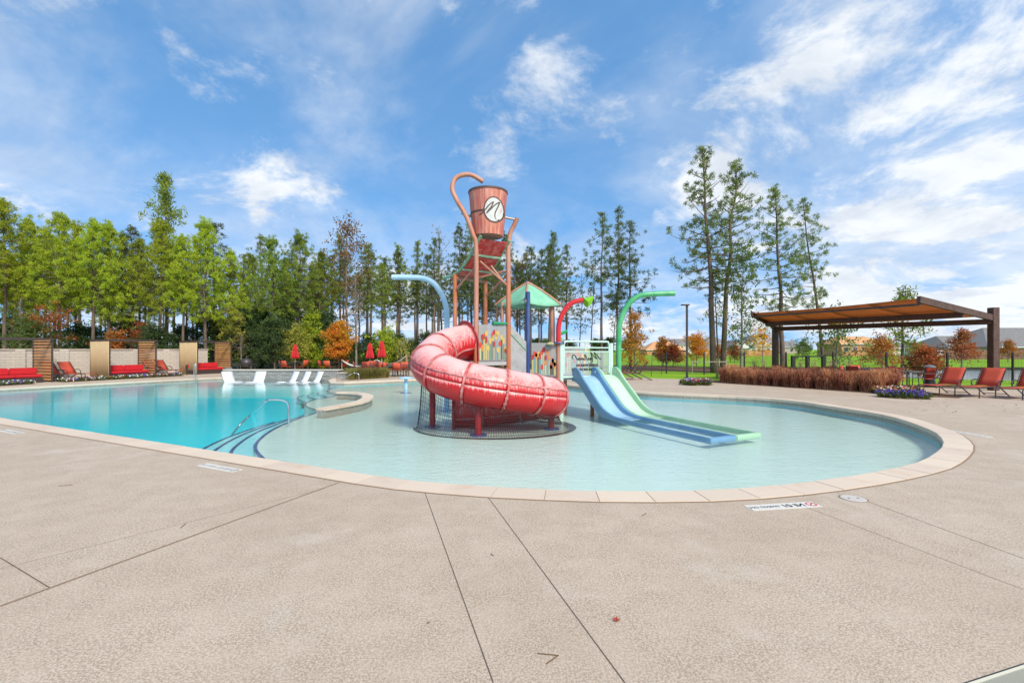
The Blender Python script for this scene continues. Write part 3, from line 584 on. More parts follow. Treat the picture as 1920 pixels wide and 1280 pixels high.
for i in range(4):
    a_, c_ = cor[i], cor[(i+1)%4]; rows = []
    for s in range(6):
        q = s/5; rows.append([a_.lerp(c_, v/6).lerp(ap, q)+Vector((0,0,-.06*math.sin(math.pi*v/6)*(1-q)+.04*math.sin(math.pi*q))) for v in range(7)])
    b = MB(); b.grid(rows); b.build('canopy_panel', m_can, t2, world=True, smooth=True, solid=.012)
    b = MB(); b.tube([a_.lerp(ap, s/5)+Vector((0,0,.02+.04*math.sin(math.pi*s/5))) for s in range(6)], .03, 8); b.build('ridge_pole', m_pink, t2, world=True, smooth=True)
b = MB(); b.prism([BP, PR, PB, PL], .80, .88); b.build('platform', mat('grey_deck_plate'), t2, world=True)
RA = Vector((1.325,13.2,0))
poppy_panel(t2, BP+Vector((.1,0,0)), RA-Vector((.08,0,0)), .90, 1.84, 11, 13)
b = MB(); hp = Vector((1.08,13.1,1.80)); b.lathe([(0,-.06),(.08,-.055),(.13,0),(.08,.05),(0,.06)], 14, hp); b.build('water_cannon', mat('fish_blue', (.12,.30,.48), .4, col2=(.5,.42,.08), vscale=9, lo=.5, hi=.55), t2, world=True, smooth=True)
b = MB(); b.cyl(wv(RA,FZ), wv(RA,1.86), .07); b.build('post', m_pink, t2, world=True, smooth=True)
# ---- slide deck with the sign gate
SO = Vector((1.78,13.26,0)); su = Vector((.43,-.905,0)).normalized(); sv = Vector((.905,.43,0)).normalized()
t3 = thing('slide_gate', 'pale framed clear gate panel with reversed script and black warning lines', 'gate', tuple(SO+Vector((.6,.3,FZ))))
m_frame = mat('mint_frame', (.50,.66,.58), .45, var=.12); m_clear = panel_mat('clear_panel', (.55,.62,.64)); m_clear.node_tree.nodes['Mix Shader'].inputs[0].default_value = .22
g0, g1 = SO-sv*.38-su*.08, SO+sv*1.36-su*.08
def gp(s, z, o=0): return wv(g0.lerp(g1, s)+su*o, z)
for s in (0, 1): b = MB(); b.bar(gp(s,FZ), gp(s,1.84), .11, .06, su); b.build('gate_post', m_frame, t3, world=True, bevel=.01)
b = MB(); b.tube([gp(.045,.95), gp(.045,1.78), gp(.065,1.87), gp(.1,1.88), gp(.9,1.88), gp(.935,1.87), gp(.955,1.78), gp(.955,.95)], .03, 10); b.build('frame_tube', m_frame, t3, world=True, smooth=True)
for z in (1.70, 1.58): b = MB(); b.cyl(gp(.05,z), gp(.95,z), .02, n=8); b.build('rail', m_frame, t3, world=True, smooth=True)
b = MB(); b.cyl(gp(.47,1.58), gp(.47,1.87), .02, n=8); b.build('upright', m_frame, t3, world=True, smooth=True)
b = MB(); b.bar(gp(.05,1.25), gp(.95,1.25), .012, .66); b.build('clear_panel', m_clear, t3, world=True)
b = MB(); b.bar(gp(-.02,.87), gp(1.02,.87), .05, .06); b.build('sill', m_frame, t3, world=True)
gx = (g1-g0).normalized()
def gate_text(s, size, frac, z):
    M = Matrix.Translation(gp(frac, z, .012)-t3.location) @ Matrix((( -gx.x, 0, su.x, 0), (-gx.y, 0, su.y, 0), (0, 1, 0, 0), (0,0,0,1)))
    text_mesh('lettering', s, size, m_ink, t3, M, .001, .006)
gate_text('CLOSED WHILE NO', .085, .50, 1.19); gate_text('LIFEGUARDS ARE ON DUTY', .085, .50, 1.07)
sc = [[(1290,595),(1262,606),(1225,575),(1170,505),(1120,455),(1082,432)],[(1082,432),(1120,500),(1150,570),(1168,606)],[(1168,606),(1110,560),(1040,480),(985,412)],[(985,412),(1020,500),(1045,590),(1050,660),(1030,700),(1005,690)],
      [(1030,590),(1000,575),(985,610),(1010,632),(1040,605),(985,632)],[(985,632),(962,600),(940,585),(935,625),(905,630)],[(905,630),(880,560),(850,500),(830,500),(840,560),(848,625),(820,630)],[(820,630),(800,600),(790,590),(795,625),(765,590),(745,600),(745,630)],[(745,630),(715,600),(690,580),(665,600),(675,632),(700,620),(650,628)],[(650,628),(600,560),(560,500),(520,505),(505,560),(530,610)]]
for st in sc:
    pp = catmull([Vector((1040+x/14.22, 630+y/14.22, 0)) for x, y in st], 5); b = MB(); pts = []
    for p in pp:
        s = (p.x-1056)/(1151-1056); z = 1.65+(655-p.y)/870*(13.3+.55*s); pts.append(gp(s, z, .014))
    b.tube(pts, .013, 5); b.build('script_stroke', m_ink, t3, world=True)
# panel and post seen through the gate, and the deck under it
b = MB(); b.prism([SO-sv*.35-su*.12, SO+sv*1.4-su*.12, SO+sv*1.4-su*1.5, SO-sv*.35-su*1.5], .78, .86); b.build('platform', mat('grey_deck_plate'), t3, world=True)
q0_, q1_ = SO-sv*.30-su*1.5, SO+sv*1.5-su*1.5
poppy_panel(t3, q0_, q1_, .88, 1.75, 23, 22)
pm = q0_.lerp(q1_, .42); b = MB(); b.cyl(wv(pm,FZ), wv(pm,1.9), .075); b.build('post', m_brown, t3, world=True, smooth=True)
b = MB(); b.tube([wv(pm,1.88), wv(pm,1.98), wv(pm,2.0)+Vector((-.12,0,.02)), wv(pm,2.06)+Vector((-.1,0,.05)), wv(pm,2.16)+Vector((.22,0,.08))], [.07,.075,.06,.055,.045], 10); b.build('spray_head', mat('spray_green', (.02,.36,.09), .35), t3, world=True, smooth=True)
for a_ in (SO-sv*.0-su*.5, SO+sv*1.2-su*.4, SO+sv*.55+su*.1): b = MB(); b.cyl(wv(a_,FZ), wv(a_,.8), .06); b.build('leg', m_brown, t3, world=True, smooth=True)
# ---- twin open slides
def slide(v0, v1, m_in, m_side, name, label, left_wall, LEN):
    t = thing(name, label, 'slide', tuple(SO+sv*((v0+v1)/2)+su*2.2+Vector((0,0,FZ))))
    bed = catmull([(-.12,.90,0),(.05,.885,0),(.30,.76,0),(.65,.46,0),(1.05,.14,0),(1.35,-.03,0),(1.75,-.10,0),(2.4,-.12,0),(3.4,-.13,0),(LEN,-.135,0)], 4)
    hgt = lambda s: .20 if s < 1.0 else (.20-.13*min(1,(s-1.0)/.8))
    S = lambda s, v, z: wv(SO+su*s+sv*v, z)
    b = MB(); b.grid([[S(p.x, v0+.05+(v1-v0-.1)*j/6, p.y-.05*math.sin(math.pi*j/6)*(p.x < 1.9)) for j in range(7)] for p in bed if p.x < 2.2]); b.build('slide_bed', m_in, t, world=True, smooth=True, solid=.02)
    for v, wd in ((v0, .07), (v1, -.07)):
        rows = [[], [], [], []]
        for p in bed:
            h = hgt(p.x); lowz = p.y-.16+.115*min(1,max(0,(p.x-.9)/.7))
            top = p.y+h+(.06*math.sin(math.pi*min(1,max(0,(p.x+.12)/.5))) if p.x < .4 else 0)
            if p.x < -.1: top -= .02
            rows[0].append(S(p.x, v, lowz)); rows[1].append(S(p.x, v, top)); rows[2].append(S(p.x, v+wd, top)); rows[3].append(S(p.x, v+wd, lowz))
        b = MB(); b.grid(rows+[rows[0]])
        for e_ in (0, -1): b.add([r_[e_] for r_ in rows], [(0,1,2,3)])
        o = b.build('side_wall', m_side, t, world=True, bevel=.015)
    b = MB(); b.bar(S(LEN-.02, v0-.002, -.122), S(LEN-.02, v1+.002, -.122), .10, .115); b.build('end_sill', m_side, t, world=True, bevel=.015)
    b = MB(); f_ = S(.12, v1-.08, 1.0); b.cyl(f_, f_-sv*.012, .03, n=12); b.build('bolt_cap', m_white, t, world=True)
    return t
m_sblue = mat('slide_blue', (.13,.28,.44), .35, col2=(.18,.35,.51), vscale=2); m_sblue2 = mat('slide_blue_bed', (.25,.44,.60), .35, col2=(.32,.50,.64), vscale=2)
m_sgrn = mat('slide_mint', (.33,.55,.36), .35, col2=(.39,.59,.42), vscale=2); m_sgrn2 = mat('slide_mint_bed', (.46,.66,.48), .35)
slide(0, .72, m_sblue2, m_sblue, 'open_slide', 'blue open flume slide ending in a framed run-out in the water', True, 4.75)
slide(.73, 1.45, m_sgrn2, m_sgrn, 'open_slide', 'mint green open flume slide running beside the blue one', False, 4.75)
# ---- spray arches
def arch(pts, r, m, label, foot, name='spray_arch', k=8):
    t = thing(name, label, 'spray arch', (foot[0], foot[1], FZ))
    b = MB(); b.tube(catmull(pts, k), r, 16); b.build('pipe', m, t, world=True, smooth=True)
    MB().lathe([(0,.025),(r*2.4,.025),(r*2.5,0)], 20).build('foot_disc', m_disc, t, smooth=True)
    return t
Yb = 14.6; x0 = P(838,600,Yb).x
arch([(x0,Yb,FZ), (x0,Yb,1.2), P(838,600,Yb), P(835,570,Yb), P(826,548,Yb), P(812,530,Yb), P(792,521.5,Yb), P(765,520,Yb), P(735,519.5,Yb)], .085, mat('pale_blue_pipe', (.30,.50,.68), .35, col2=(.42,.60,.74), vscale=3), 'tall pale blue bent spray pipe beside the bucket tower', (x0,Yb))
Yg = 14.6; x0 = P(1160,640,Yg).x
arch([(x0,Yg,FZ), (x0,Yg,.8), P(1160,640,Yg), P(1161,612,Yg), P(1167,590,Yg), P(1181,567,Yg), P(1200,554.5,Yg), P(1228,551,Yg), P(1265,550,Yg)], .085, mat('leaf_green_pipe', (.03,.30,.10), .35, col2=(.12,.42,.20), vscale=3), 'tall green bent spray pipe beside the clear sign gate', (x0,Yg))
Yr = 13.2
t = arch([wv(RA,1.80), P(1047,630,Yr), P(1048,608,Yr), P(1055,588,Yr), P(1068,571,Yr), P(1080,565,Yr), P(1093,562.5,Yr)], .07, mat('bright_red_pipe', (.55,.02,.025), .3), 'short red bent spray pipe with a lime leaf shaped cup', (RA.x, RA.y))
for c in list(t.children):
    if c.name.startswith('foot_disc'): c.location = (0,0,1.86-FZ-.03)
b = MB(); lc = P(1101,567,Yr); pts = [P(x,y,Yr) for x, y in ((1091.5,555),(1097,559),(1104,557),(1113,554.5),(1112,562),(1108,571),(1103,575.5),(1097,574),(1092.5,567))]
fr_ = [p+Vector((0,-.09,0))*(.3+.7*((p-lc).length < .16)) for p in pts]; bk_ = [p+Vector((0,.09,0)) for p in pts]
b.add(pts+[lc+Vector((0,-.13,0)), lc+Vector((0,.13,0))], [(i,(i+1)%9,9) for i in range(9)]+[((i+1)%9,i,10) for i in range(9)]); b.build('leaf_cup', mat('lime_cup', (.22,.52,.02), .35, var=.25, vscale=9), t, world=True, smooth=True)
p = G(761,737,FZ); t = thing('water_jet', 'small pale blue mushroom spray post standing alone in the shallow water', 'spray post', tuple(p))
mm = mat('pale_blue_pipe'); MB().cyl((0,0,0),(0,0,.62),.075).build('pipe', mm, t, smooth=True); MB().lathe([(0,.74),(.12,.73),(.30,.70),(.31,.66),(.1,.62),(.075,.6)], 20).build('cap', mm, t, smooth=True); MB().lathe([(0,.03),(.24,.03),(.25,0)], 20).build('foot_disc', m_disc, t, smooth=True)
# ================================================================ CABANAS, WALLS, FURNITURE
cd = Vector((.337,.9415,0)).normalized(); cn = Vector((-cd.y, cd.x, 0)); c_or = Vector((-23.2,23.5,0)); CRZ = math.atan2(cd.y, cd.x)
def CL(px, off=0):
    k = (px-960)/F_PX; Y = (c_or.x-cd.x/cd.y*c_or.y)/(k-cd.x/cd.y); return Vector((k*Y, Y, 0))+cn*off
m_bronze = mat('bronze_metal', (.055,.038,.03), .5); m_tan = mat('tan_canvas', (.52,.37,.20), .85, col2=(.47,.33,.17), vscale=4, bump=.3, bscale=90)
m_cedar = mat('cedar_slat', (.44,.22,.085), .6, col2=(.30,.14,.05), vscale=5, stretch=(1,1,6), rnd=.12); m_cush = mat('red_cushion', (.56,.012,.02), .75, var=.15, vscale=10, bump=.2, bscale=60); m_wick = mat('dark_wicker', (.055,.04,.035), .7, var=.4, vscale=60)
def block_mat(name, c1, c2, mort, sx, sz):
    m = bpy.data.materials.new(name); m.use_nodes = True; n, l = m.node_tree.nodes, m.node_tree.links; b = n['Principled BSDF']
    t = n.new('ShaderNodeTexCoord'); mp = n.new('ShaderNodeMapping'); l.new(t.outputs['UV'], mp.inputs[0]); br = n.new('ShaderNodeTexBrick'); l.new(mp.outputs[0], br.inputs['Vector'])
    br.inputs['Color1'].default_value = (*c1,1); br.inputs['Color2'].default_value = (*c2,1); br.inputs['Mortar'].default_value = (*mort,1); br.inputs['Scale'].default_value = 1; br.inputs['Brick Width'].default_value = sx; br.inputs['Row Height'].default_value = sz; br.inputs['Mortar Size'].default_value = .012
    l.new(br.outputs[0], b.inputs['Base Color']); b.inputs['Roughness'].default_value = .85
    bp = n.new('ShaderNodeBump'); bp.inputs['Strength'].default_value = .6; bp.inputs['Distance'].default_value = .015; bp.invert = True; l.new(br.outputs['Fac'], bp.inputs['Height']); l.new(bp.outputs[0], b.inputs['Normal']); return m
m_block = block_mat('pale_block', (.56,.50,.43), (.51,.455,.39), (.43,.38,.32), .40, .14); m_stone = block_mat('grey_ledgestone', (.36,.35,.33), (.22,.22,.215), (.12,.12,.115), .28, .085)
def uvwall(o):      # wall-length / height mapping in metres
    me = o.data; uv = me.uv_layers.new(name='UVMap')
    for p in me.polygons:
        nx = p.normal
        for li in p.loop_indices:
            v = me.vertices[me.loops[li].vertex_index].co
            uv.data[li].uv = (v.x, v.z) if abs(nx.y) > .5 else ((v.y, v.z) if abs(nx.x) > .5 else (v.x, v.y))
    return o
def wall_seg(parent, a, c, th, z0, z1, m, name='wall'):
    a, c = Vector(a), Vector(c); L = (c-a).length; b = MB(); b.box(0, L, -th/2, th/2, z0, z1); o = uvwall(b.build(name, m, parent)); o.location = (a.x, a.y, 0); o.rotation_euler = (0,0,math.atan2(c.y-a.y, c.x-a.x)); return o
t = thing('block_wall', 'long pale block garden wall with capped piers behind the cabanas', 'wall', (0,0,0))
w0, w1 = CL(-60, 1.95), CL(425, 1.95)
wall_seg(t, w0, w1, .2, 0, 1.62, m_block)
m_capst = mat('cap_stone', (.55,.48,.40), .8, var=.15)
b = MB(); b.bar(wv(w0,1.65), wv(w1,1.65), .28, .06); b.build('cap', m_capst, t)
L_ = (w1-w0).length
for i in range(7):
    q = w0.lerp(w1, (i+.3)/7); o = wall_seg(t, q, q+cd*.4, .32, 0, 1.66, m_block, 'pier')
def sofa(parent_loc, label):
    t = thing('cabana_sofa', label, 'sofa', parent_loc, CRZ, 'red sofas in the cabanas')
    MB().box(-1.05,1.05,-.38,.38,.0,.26).build('base', m_wick, t, bevel=.01); MB().box(-1.07,1.07,.28,.40,.0,.62).build('back_frame', m_wick, t, bevel=.01)
    for s in (-1, 1): MB().box(min(0,s)*1.02, max(0,s)*1.02,-.40,.28,.262,.42).build('seat_cushion', m_cush, t, bevel=.04)
    for s in (-1, 1): MB().box(min(0,s)*1.05, max(0,s)*1.05,.12,.30,.40,.74).build('back_cushion', m_cush, t, bevel=.05)
def cabana(p0, label, tanp):
    t = thing('cabana', label, 'cabana', tuple(p0), CRZ); D, W_, H_ = 1.65, 2.5, 2.22
    for x in (.03, W_-.03):
        for y in (.03, D-.03): MB().box(x-.03,x+.03,y-.03,y+.03,0,H_).build('post', m_bronze, t)
    for a, c in (((0,0),(W_,0)),((0,D),(W_,D)),((0,0),(0,D)),((W_,0),(W_,D))): MB().bar((a[0],a[1],H_-.04),(c[0],c[1],H_-.05),.09,.10).build('beam', m_bronze, t)
    if tanp:
        b = MB(); b.grid([[(-.02+.004*math.sin(y*17), y*D, z) for y in np.linspace(0, 1, 16)] for z in (.04, 1.1, H_)]); b.build('canvas_panel', m_tan, t, smooth=True, solid=.01)
    s0 = MB().box(-.012,.012,.07,D-.07,-.055,.055).build('louvre_slat', m_cedar, t); s0.location = (W_-.03,0,.14); s0.rotation_euler = (0,R(24),0)
    for i in range(1, 14): c = s0.copy(); COL.objects.link(c); c.parent = t; c.location = (W_-.03,0,.14+i*.152)
pe = CL(100); cabana(pe-cd*2.5, 'open cabana with cedar louvres beside two loungers, white cube and purple flowers in front', True)
sofa(tuple(pe-cd*1.35+cn*.55), 'long red cushioned sofa in the cabana with the white cube in front')
pe = CL(293); cabana(CL(205), 'middle cabana with tan canvas side panel and cedar louvres behind the flower strip', True); sofa(tuple(CL(205)+cd*1.15+cn*.55), 'red cushioned sofa in the middle cabana behind the flower strip')
cabana(CL(370), 'cabana with tan canvas panel beside the raised stone wall', True); sofa(tuple(CL(370)+cd*1.0+cn*.6), 'red cushioned sofa in the cabana beside the raised stone wall')
MB_ = MB().box(-.16,.16,-.16,.16,0,.32); o = MB_.build('cube_stool', m_white, bevel=.02); o.location = G(8,715); tag(o, 'small white cube stool in front of a red sofa', 'stool')
# raised stone wall, block and pedestal
t = thing('raised_wall', 'long low grey ledgestone wall rising from the sun shelf', 'wall', (0,0,0))
a, c = Vector((-16.75,27.25,0)), Vector((-11.0,27.25,0)); wall_seg(t, a, c, .5, -.31, .42, m_stone); b = MB(); b.bar(a+Vector((-.06,0,.45)), c+Vector((.06,0,.45)), .62, .06); b.build('cap', m_capst, t)
a2 = Vector((-19.3,31.5,0)); wall_seg(t, a+Vector((.1,.2,0)), a2, .4, -.3, .42, m_stone)
t = thing('stone_pedestal', 'short stepped grey ledgestone block beside the tufted grass', 'wall', (-10,26.3,0))
MB().box(-.62,.25,-.1,.55,-.3,.44); uvwall(MB().box(-.75,.22,-.2,.5,-.3,.46).build('block', m_stone, t)); uvwall(MB().box(.225,.72,-.35,.4,-.3,.30).build('block', m_stone, t)); MB().box(-.80,.27,-.25,.55,.462,.51).build('cap', m_capst, t); MB().box(.275,.77,-.4,.45,.302,.35).build('cap', m_capst, t)
# loungers -----------------------------------------------------------------
m_sling = mat('coral_sling', (.56,.085,.035), .7, col2=(.50,.07,.03), vscale=30, bump=.3, bscale=200, rnd=.06); m_dark = mat('charcoal_frame', (.045,.04,.04), .45)
def lounger(label, group):
    t = thing('sun_lounger', label, 'sun lounger', (0,0,0), 0, group); W_ = .33      # feet toward +x
    b = MB(); b.grid([[(x, y, z-.012*(1-(y/W_)**2)) for y in np.linspace(-W_+.02, W_-.02, 5)] for x, z in ((.0,.365),(.3,.36),(.7,.365),(1.12,.385),(1.2,.38))]); b.build('seat_sling', m_sling, t, smooth=True, solid=.012)
    b = MB(); b.grid([[(x, y, z) for y in np.linspace(-W_+.02, W_-.02, 5)] for x, z in ((-.02,.375),(-.18,.60),(-.34,.84),(-.42,.97),(-.45,.985))]); b.build('back_sling', m_sling, t, smooth=True, solid=.012)
    for s in (-1, 1):
        y = s*W_
        b = MB(); b.tube(catmull([(-.02,y,.37),(.4,y,.36),(.9,y,.37),(1.12,y,.375),(1.2,y,.345),(1.24,y,.27),(1.25,y,0)], 4), .019, 8); b.build('front_leg', m_dark, t, smooth=True)
        b = MB(); b.tube(catmull([(.25,y,.36),(.02,y,.33),(-.25,y,.20),(-.55,y,.04),(-.64,y,.012)], 4), .019, 8); b.build('rear_leg', m_dark, t, smooth=True)
        b = MB(); b.tube([(-.02,y,.375),(-.43,y,.985)], .014, 8); b.build('back_rail', m_dark, t, smooth=True)
        b = MB(); b.tube(catmull([(.18,y,.36),(.2,y+s*.02,.48),(.1,y+s*.03,.56),(-.06,y+s*.03,.58),(-.16,y+s*.02,.56)], 4), .02, 8); b.build('armrest', m_dark, t, smooth=True)
    MB().tube([(.55,-W_,.34),(.55,W_,.34)], .013, 6).build('stretcher', m_dark, t); MB().tube([(-.5,-W_,.08),(-.5,W_,.08)], .013, 6).build('stretcher', m_dark, t)
    return t
LGR = 'coral loungers in a row facing the splash basin'
lg0 = lounger('coral sling lounger in the deck row beside the purple pansies', LGR)
def put(o, p, heading): o.location = p; o.rotation_euler = (0,0,math.atan2(heading[1], heading[0]))
TR0 = tree_of(lg0); hd = (-.93,-.36); sidev = Vector((.36,-.93,0))
first = Vector((16.05,17.05,0)); put(lg0, first, hd)
row = ['coral sling lounger, second in the row from the purple pansies', 'coral sling lounger, third in the row from the purple pansies', 'coral sling lounger, fourth in the row from the purple pansies']
for i, lb in enumerate(row): o = dup(lg0, first+Vector((.78,-.62,0))*(i+1), None, lb, LGR, tree=TR0); put(o, o.location, hd)
for px, lb in ((117,'coral lounger before the block wall, next to the cedar louvres'),(149,'coral lounger before the block wall, next to the tan canvas panel')):
    o = dup(lg0, (0,0,0), None, lb, 'loungers between the cabanas', tree=TR0); put(o, CL(px,.75), -cn+cd*.25)
for px, lb in ((303,'coral lounger between middle and far cabanas, nearer the louvres'),(324,'coral lounger between middle and far cabanas, nearer the canvas')):
    o = dup(lg0, (0,0,0), None, lb, 'loungers between the cabanas', tree=TR0); put(o, CL(px,.75), -cn+cd*.25)
for px, y, lb in ((1199,712,'coral lounger seen from behind on the deck by the lawn, farthest from the slides'),(1182,710,'coral lounger seen from behind, second from the lawn edge'),(1166,708,'coral lounger seen from behind, hidden partly by the green pipe')):
    o = dup(lg0, (0,0,0), None, lb, 'loungers by the lawn edge', tree=TR0); put(o, G(px,y), (-1,.25))
m_wplas = mat('white_plastic', (.74,.75,.76), .35)
def shelf_lounger(p, ang, label):
    b = MB(); prof = [(-.34,.56),(-.22,.30),(-.10,.06),(.06,-.02),(.30,-.01),(.50,.03),(.72,-.02),(.82,-.07)]; pp = catmull([Vector((x,z,0)) for x,z in prof], 4)
    b.grid([[(q.x, y, q.y) for y in (-.30,-.1,.1,.30)] for q in pp]); o = b.build('shelf_lounger', m_wplas, smooth=True, solid=.05); o.location = p; o.rotation_euler = (0,0,ang)
    tag(o, label, 'pool lounger', 'white loungers on the sun shelf')
for px, ang, lb in ((441,R(-12),'white moulded pool lounger turned sideways at the end of the stone wall'),(490,R(92),'white moulded pool lounger standing alone before the middle of the stone wall'),(551,R(165),'white pool lounger before the stone wall, farthest of three from the steps'),(573,R(160),'white pool lounger before the stone wall, middle one of three'),(596,R(165),'white pool lounger nearest the far curved steps')):
    p = G(px,714,-.1); shelf_lounger((p.x, 25.4, -.13), R(-95) if px == 490 else (R(-25) if px < 450 else R(232)), lb)
# dining furniture -----------------------------------------------------------
def chair(label, group):
    t = thing('dining_chair', label, 'chair', (0,0,0), 0, group)       # faces +x
    b = MB(); b.grid([[(x, y, z) for y in (-.24,0,.24)] for x, z in ((.24,.42),(0,.40),(-.22,.41))]); b.build('seat', m_sling, t, smooth=True, solid=.012)
    b = MB(); b.grid([[(x-.03*(1-(y/.24)**2), y, z) for y in (-.24,-.12,0,.12,.24)] for x, z in ((-.22,.44),(-.28,.64),(-.34,.85))]); b.build('back', m_sling, t, smooth=True, solid=.012)
    for s in (-1, 1):
        y = s*.26
        b = MB(); b.tube([(.26,y,0),(.24,y,.62)], .016, 6); b.build('leg', m_dark, t); b = MB(); b.tube([(-.30,y,0),(-.22,y,.42),(-.35,y,.87)], .016, 6); b.build('leg', m_dark, t)
        b = MB(); b.tube([(.25,y,.63),(-.27,y,.62)], .018, 6); b.build('armrest', m_dark, t)
    return t
def table(p, label, r=.52):
    t = thing('dining_table', label, 'table', p); MB().lathe([(0,.70),(r,.70),(r+.01,.715),(r,.73),(0,.73)], 28).build('top', m_dark, t)
    for i in range(4): an = R(45+90*i); b = MB(); b.tube([(.36*math.cos(an),.36*math.sin(an),0),(.30*math.cos(an),.30*math.sin(an),.70)], .018, 6); b.build('leg', m_dark, t)
    return t
ch0 = None; TRc = None
def chairs(p, angs_, label, group, r=.72):
    global ch0, TRc
    for an in angs_:
        q = Vector(p)+Vector((math.cos(an)*r, math.sin(an)*r, 0))
        if ch0 is None: ch0 = chair(label, group); TRc = tree_of(ch0); o = ch0
        else: o = dup(ch0, None, None, label, group, tree=TRc)
        o.location = q; o.rotation_euler = (0,0,an+math.pi)
m_umb = mat('red_umbrella_cloth', (.55,.015,.02), .8, var=.25, vscale=6)
def umbrella(p, zt, label):
    t = thing('closed_umbrella', label, 'umbrella', p, 0, 'closed red umbrellas'); MB().cyl((0,0,0),(0,0,zt-.1),.025,n=8).build('pole', mat('umbrella_pole', (.4,.38,.35), .4), t)
    b = MB(); rows = []
    for z, r in ((zt,.03),(zt-.12,.09),(zt-.3,.15),(zt-.42,.14),(zt-.55,.17),(zt-.8,.22),(zt-1.0,.25),(zt-1.05,.20)): rows.append([(r*(1+.22*math.cos(8*q*math.pi/16))*math.cos(q*math.pi/16), r*(1+.22*math.cos(8*q*math.pi/16))*math.sin(q*math.pi/16), z) for q in range(33)])
    b.grid(rows); b.build('folded_canopy', m_umb, t, smooth=True); MB().lathe([(.155,zt-.40),(.165,zt-.42),(.155,zt-.44)], 16).build('tie', m_umb, t); MB().lathe([(0,.06),(.25,.05),(.27,0)], 20).build('base', m_dark, t)
def set_(px, Y, zt, angs_, tl, cl, ul, grp):
    p = (( px-960)/F_PX*Y, Y, 0); table(p, tl)
    chairs(p, [R(x) for x in angs_], cl, grp)
    if ul: umbrella((p[0]+.02, p[1], 0), zt, ul)
set_(553, 34.0, 2.05, (200,250,-20,70), 'round dark table behind the long stone wall', 'coral chair at the table behind the long stone wall', 'closed red umbrella standing over the raised stone wall', 'chairs behind the stone wall')
set_(625, 34.0, 0, (180,265,0,60), 'round dark table near the orange maple', 'coral chair at the table near the orange maple', None, 'chairs near the orange maple')
set_(693, 31.2, 2.1, (190,275,20,100), 'round dark table under the closed umbrella at the hammock end', 'coral chair at the table beside the hammock end', 'closed red umbrella beside the hammock, on the maple side', 'chairs by the hammock')
set_(715, 29.6, 2.2, (215,290,10,120), 'round dark table under the umbrella above the tufted grass', 'coral chair at the table above the tufted grass', 'closed red umbrella above the tufted grass, taller of the pair', 'chairs above the tufted grass')
set_(751, 28.6, 0, (190,270,0,90), 'round dark table close to the red tube slide', 'coral chair at the table close to the tube slide', None, 'chairs near the tube slide')
set_(1703, 19.8, 0, (195,75,5,130), 'round dark table between flower bed and loungers', 'coral chair at the table between hedge and loungers', None, 'chairs by the pansies')
set_(1625, 22.6, 0, (200,80,-10,130), 'round dark table behind the bronze grass hedge', 'coral chair half hidden behind the bronze grass hedge', None, 'chairs behind the hedge')
# bin, lamp, grill, hammock
p = ((1743-960)/F_PX*20.6, 20.6, 0); t = thing('litter_bin', 'black cylindrical litter bin with domed grey top behind the dining chairs', 'bin', p)
MB().lathe([(0,0),(.19,0),(.20,.72),(0,.72)], 20).build('body', m_dark, t, smooth=True); MB().lathe([(.03,.72),(.03,.86)], 8).build('stem', m_dark, t); MB().lathe([(0,.97),(.12,.95),(.2,.90),(.21,.86),(0,.86)], 20).build('dome', mat('grey_dome', (.3,.31,.31), .4), t, smooth=True)
p = ((1288-960)/F_PX*27, 27, 0); t = thing('lamp_post', 'slim black lamp post with flat head on the bright lawn', 'lamp post', p)
MB().box(-.05,.05,-.05,.05,.02,4.2).build('pole', m_dark, t); MB().box(-.14,.14,-.14,.14,0,.03).build('base_plate', m_dark, t); MB().box(-.32,.12,-.14,.14,4.2,4.27).build('lamp_head', m_dark, t, bevel=.015)
p = ((462-960)/F_PX*33.2, 33.2, 0); t = thing('grill', 'round black kettle grill with tall vent behind the stone wall', 'grill', p)
MB().lathe([(0,.35),(.25,.4),(.40,.62),(.41,.72)], 20).build('bowl', m_dark, t, smooth=True); MB().lathe([(.41,.725),(.36,.9),(.2,1.0),(.05,1.03),(.05,1.22),(0,1.22)], 20).build('lid', m_dark, t, smooth=True)
MB().box(-.65,.65,-.28,.28,.60,.64).build('shelf', m_dark, t)
for s in (-1,1):
    for s2 in (-1,1): MB().box(s*.5-.025,s*.5+.025,s2*.22-.025,s2*.22+.025,0,.6).build('leg', m_dark, t)
t = thing('hammock', 'white cloth hammock slung between posts before the dark wood', 'hammock', (-10.9,33.5,0)); hw = mat('hammock_cloth', (.58,.56,.50), .85, var=.15)
A0, A1 = P(641,676,33.5), P(705,676,33.0)
hp_ = [A0.lerp(A1, s/10)+Vector((0,0,-.46*(1-(2*s/10-1)**2))) for s in range(11)]
b = MB(); b.grid([[q+Vector((0,y*(.15+.85*math.sin(math.pi*min(max(i/10,.04),.96))),.12*abs(y))) for y in (-.5,-.25,0,.25,.5)] for i, q in enumerate(hp_)]); b.build('cloth', hw, t, world=True, smooth=True, solid=.01)
for q in (A0, A1): b = MB(); b.cyl((q.x,q.y,0),(q.x,q.y,q.z+.1),.045,n=8); b.build('post', mat('post_wood', (.26,.17,.10), .8), t, world=True)
t = thing('hammock', 'second pale hammock hanging partly behind the closed umbrellas', 'hammock', (-8.5,34,0)); A0, A1 = P(706,675,33.6), P(762,668,33.2); hp_ = [A0.lerp(A1, s/10)+Vector((0,0,-.45*(1-(2*s/10-1)**2))) for s in range(11)]
b = MB(); b.grid([[q+Vector((0,y*(.15+.85*math.sin(math.pi*min(max(i/10,.04),.96))),.12*abs(y))) for y in (-.5,-.25,0,.25,.5)] for i, q in enumerate(hp_)]); b.build('cloth', hw, t, world=True, smooth=True, solid=.01)
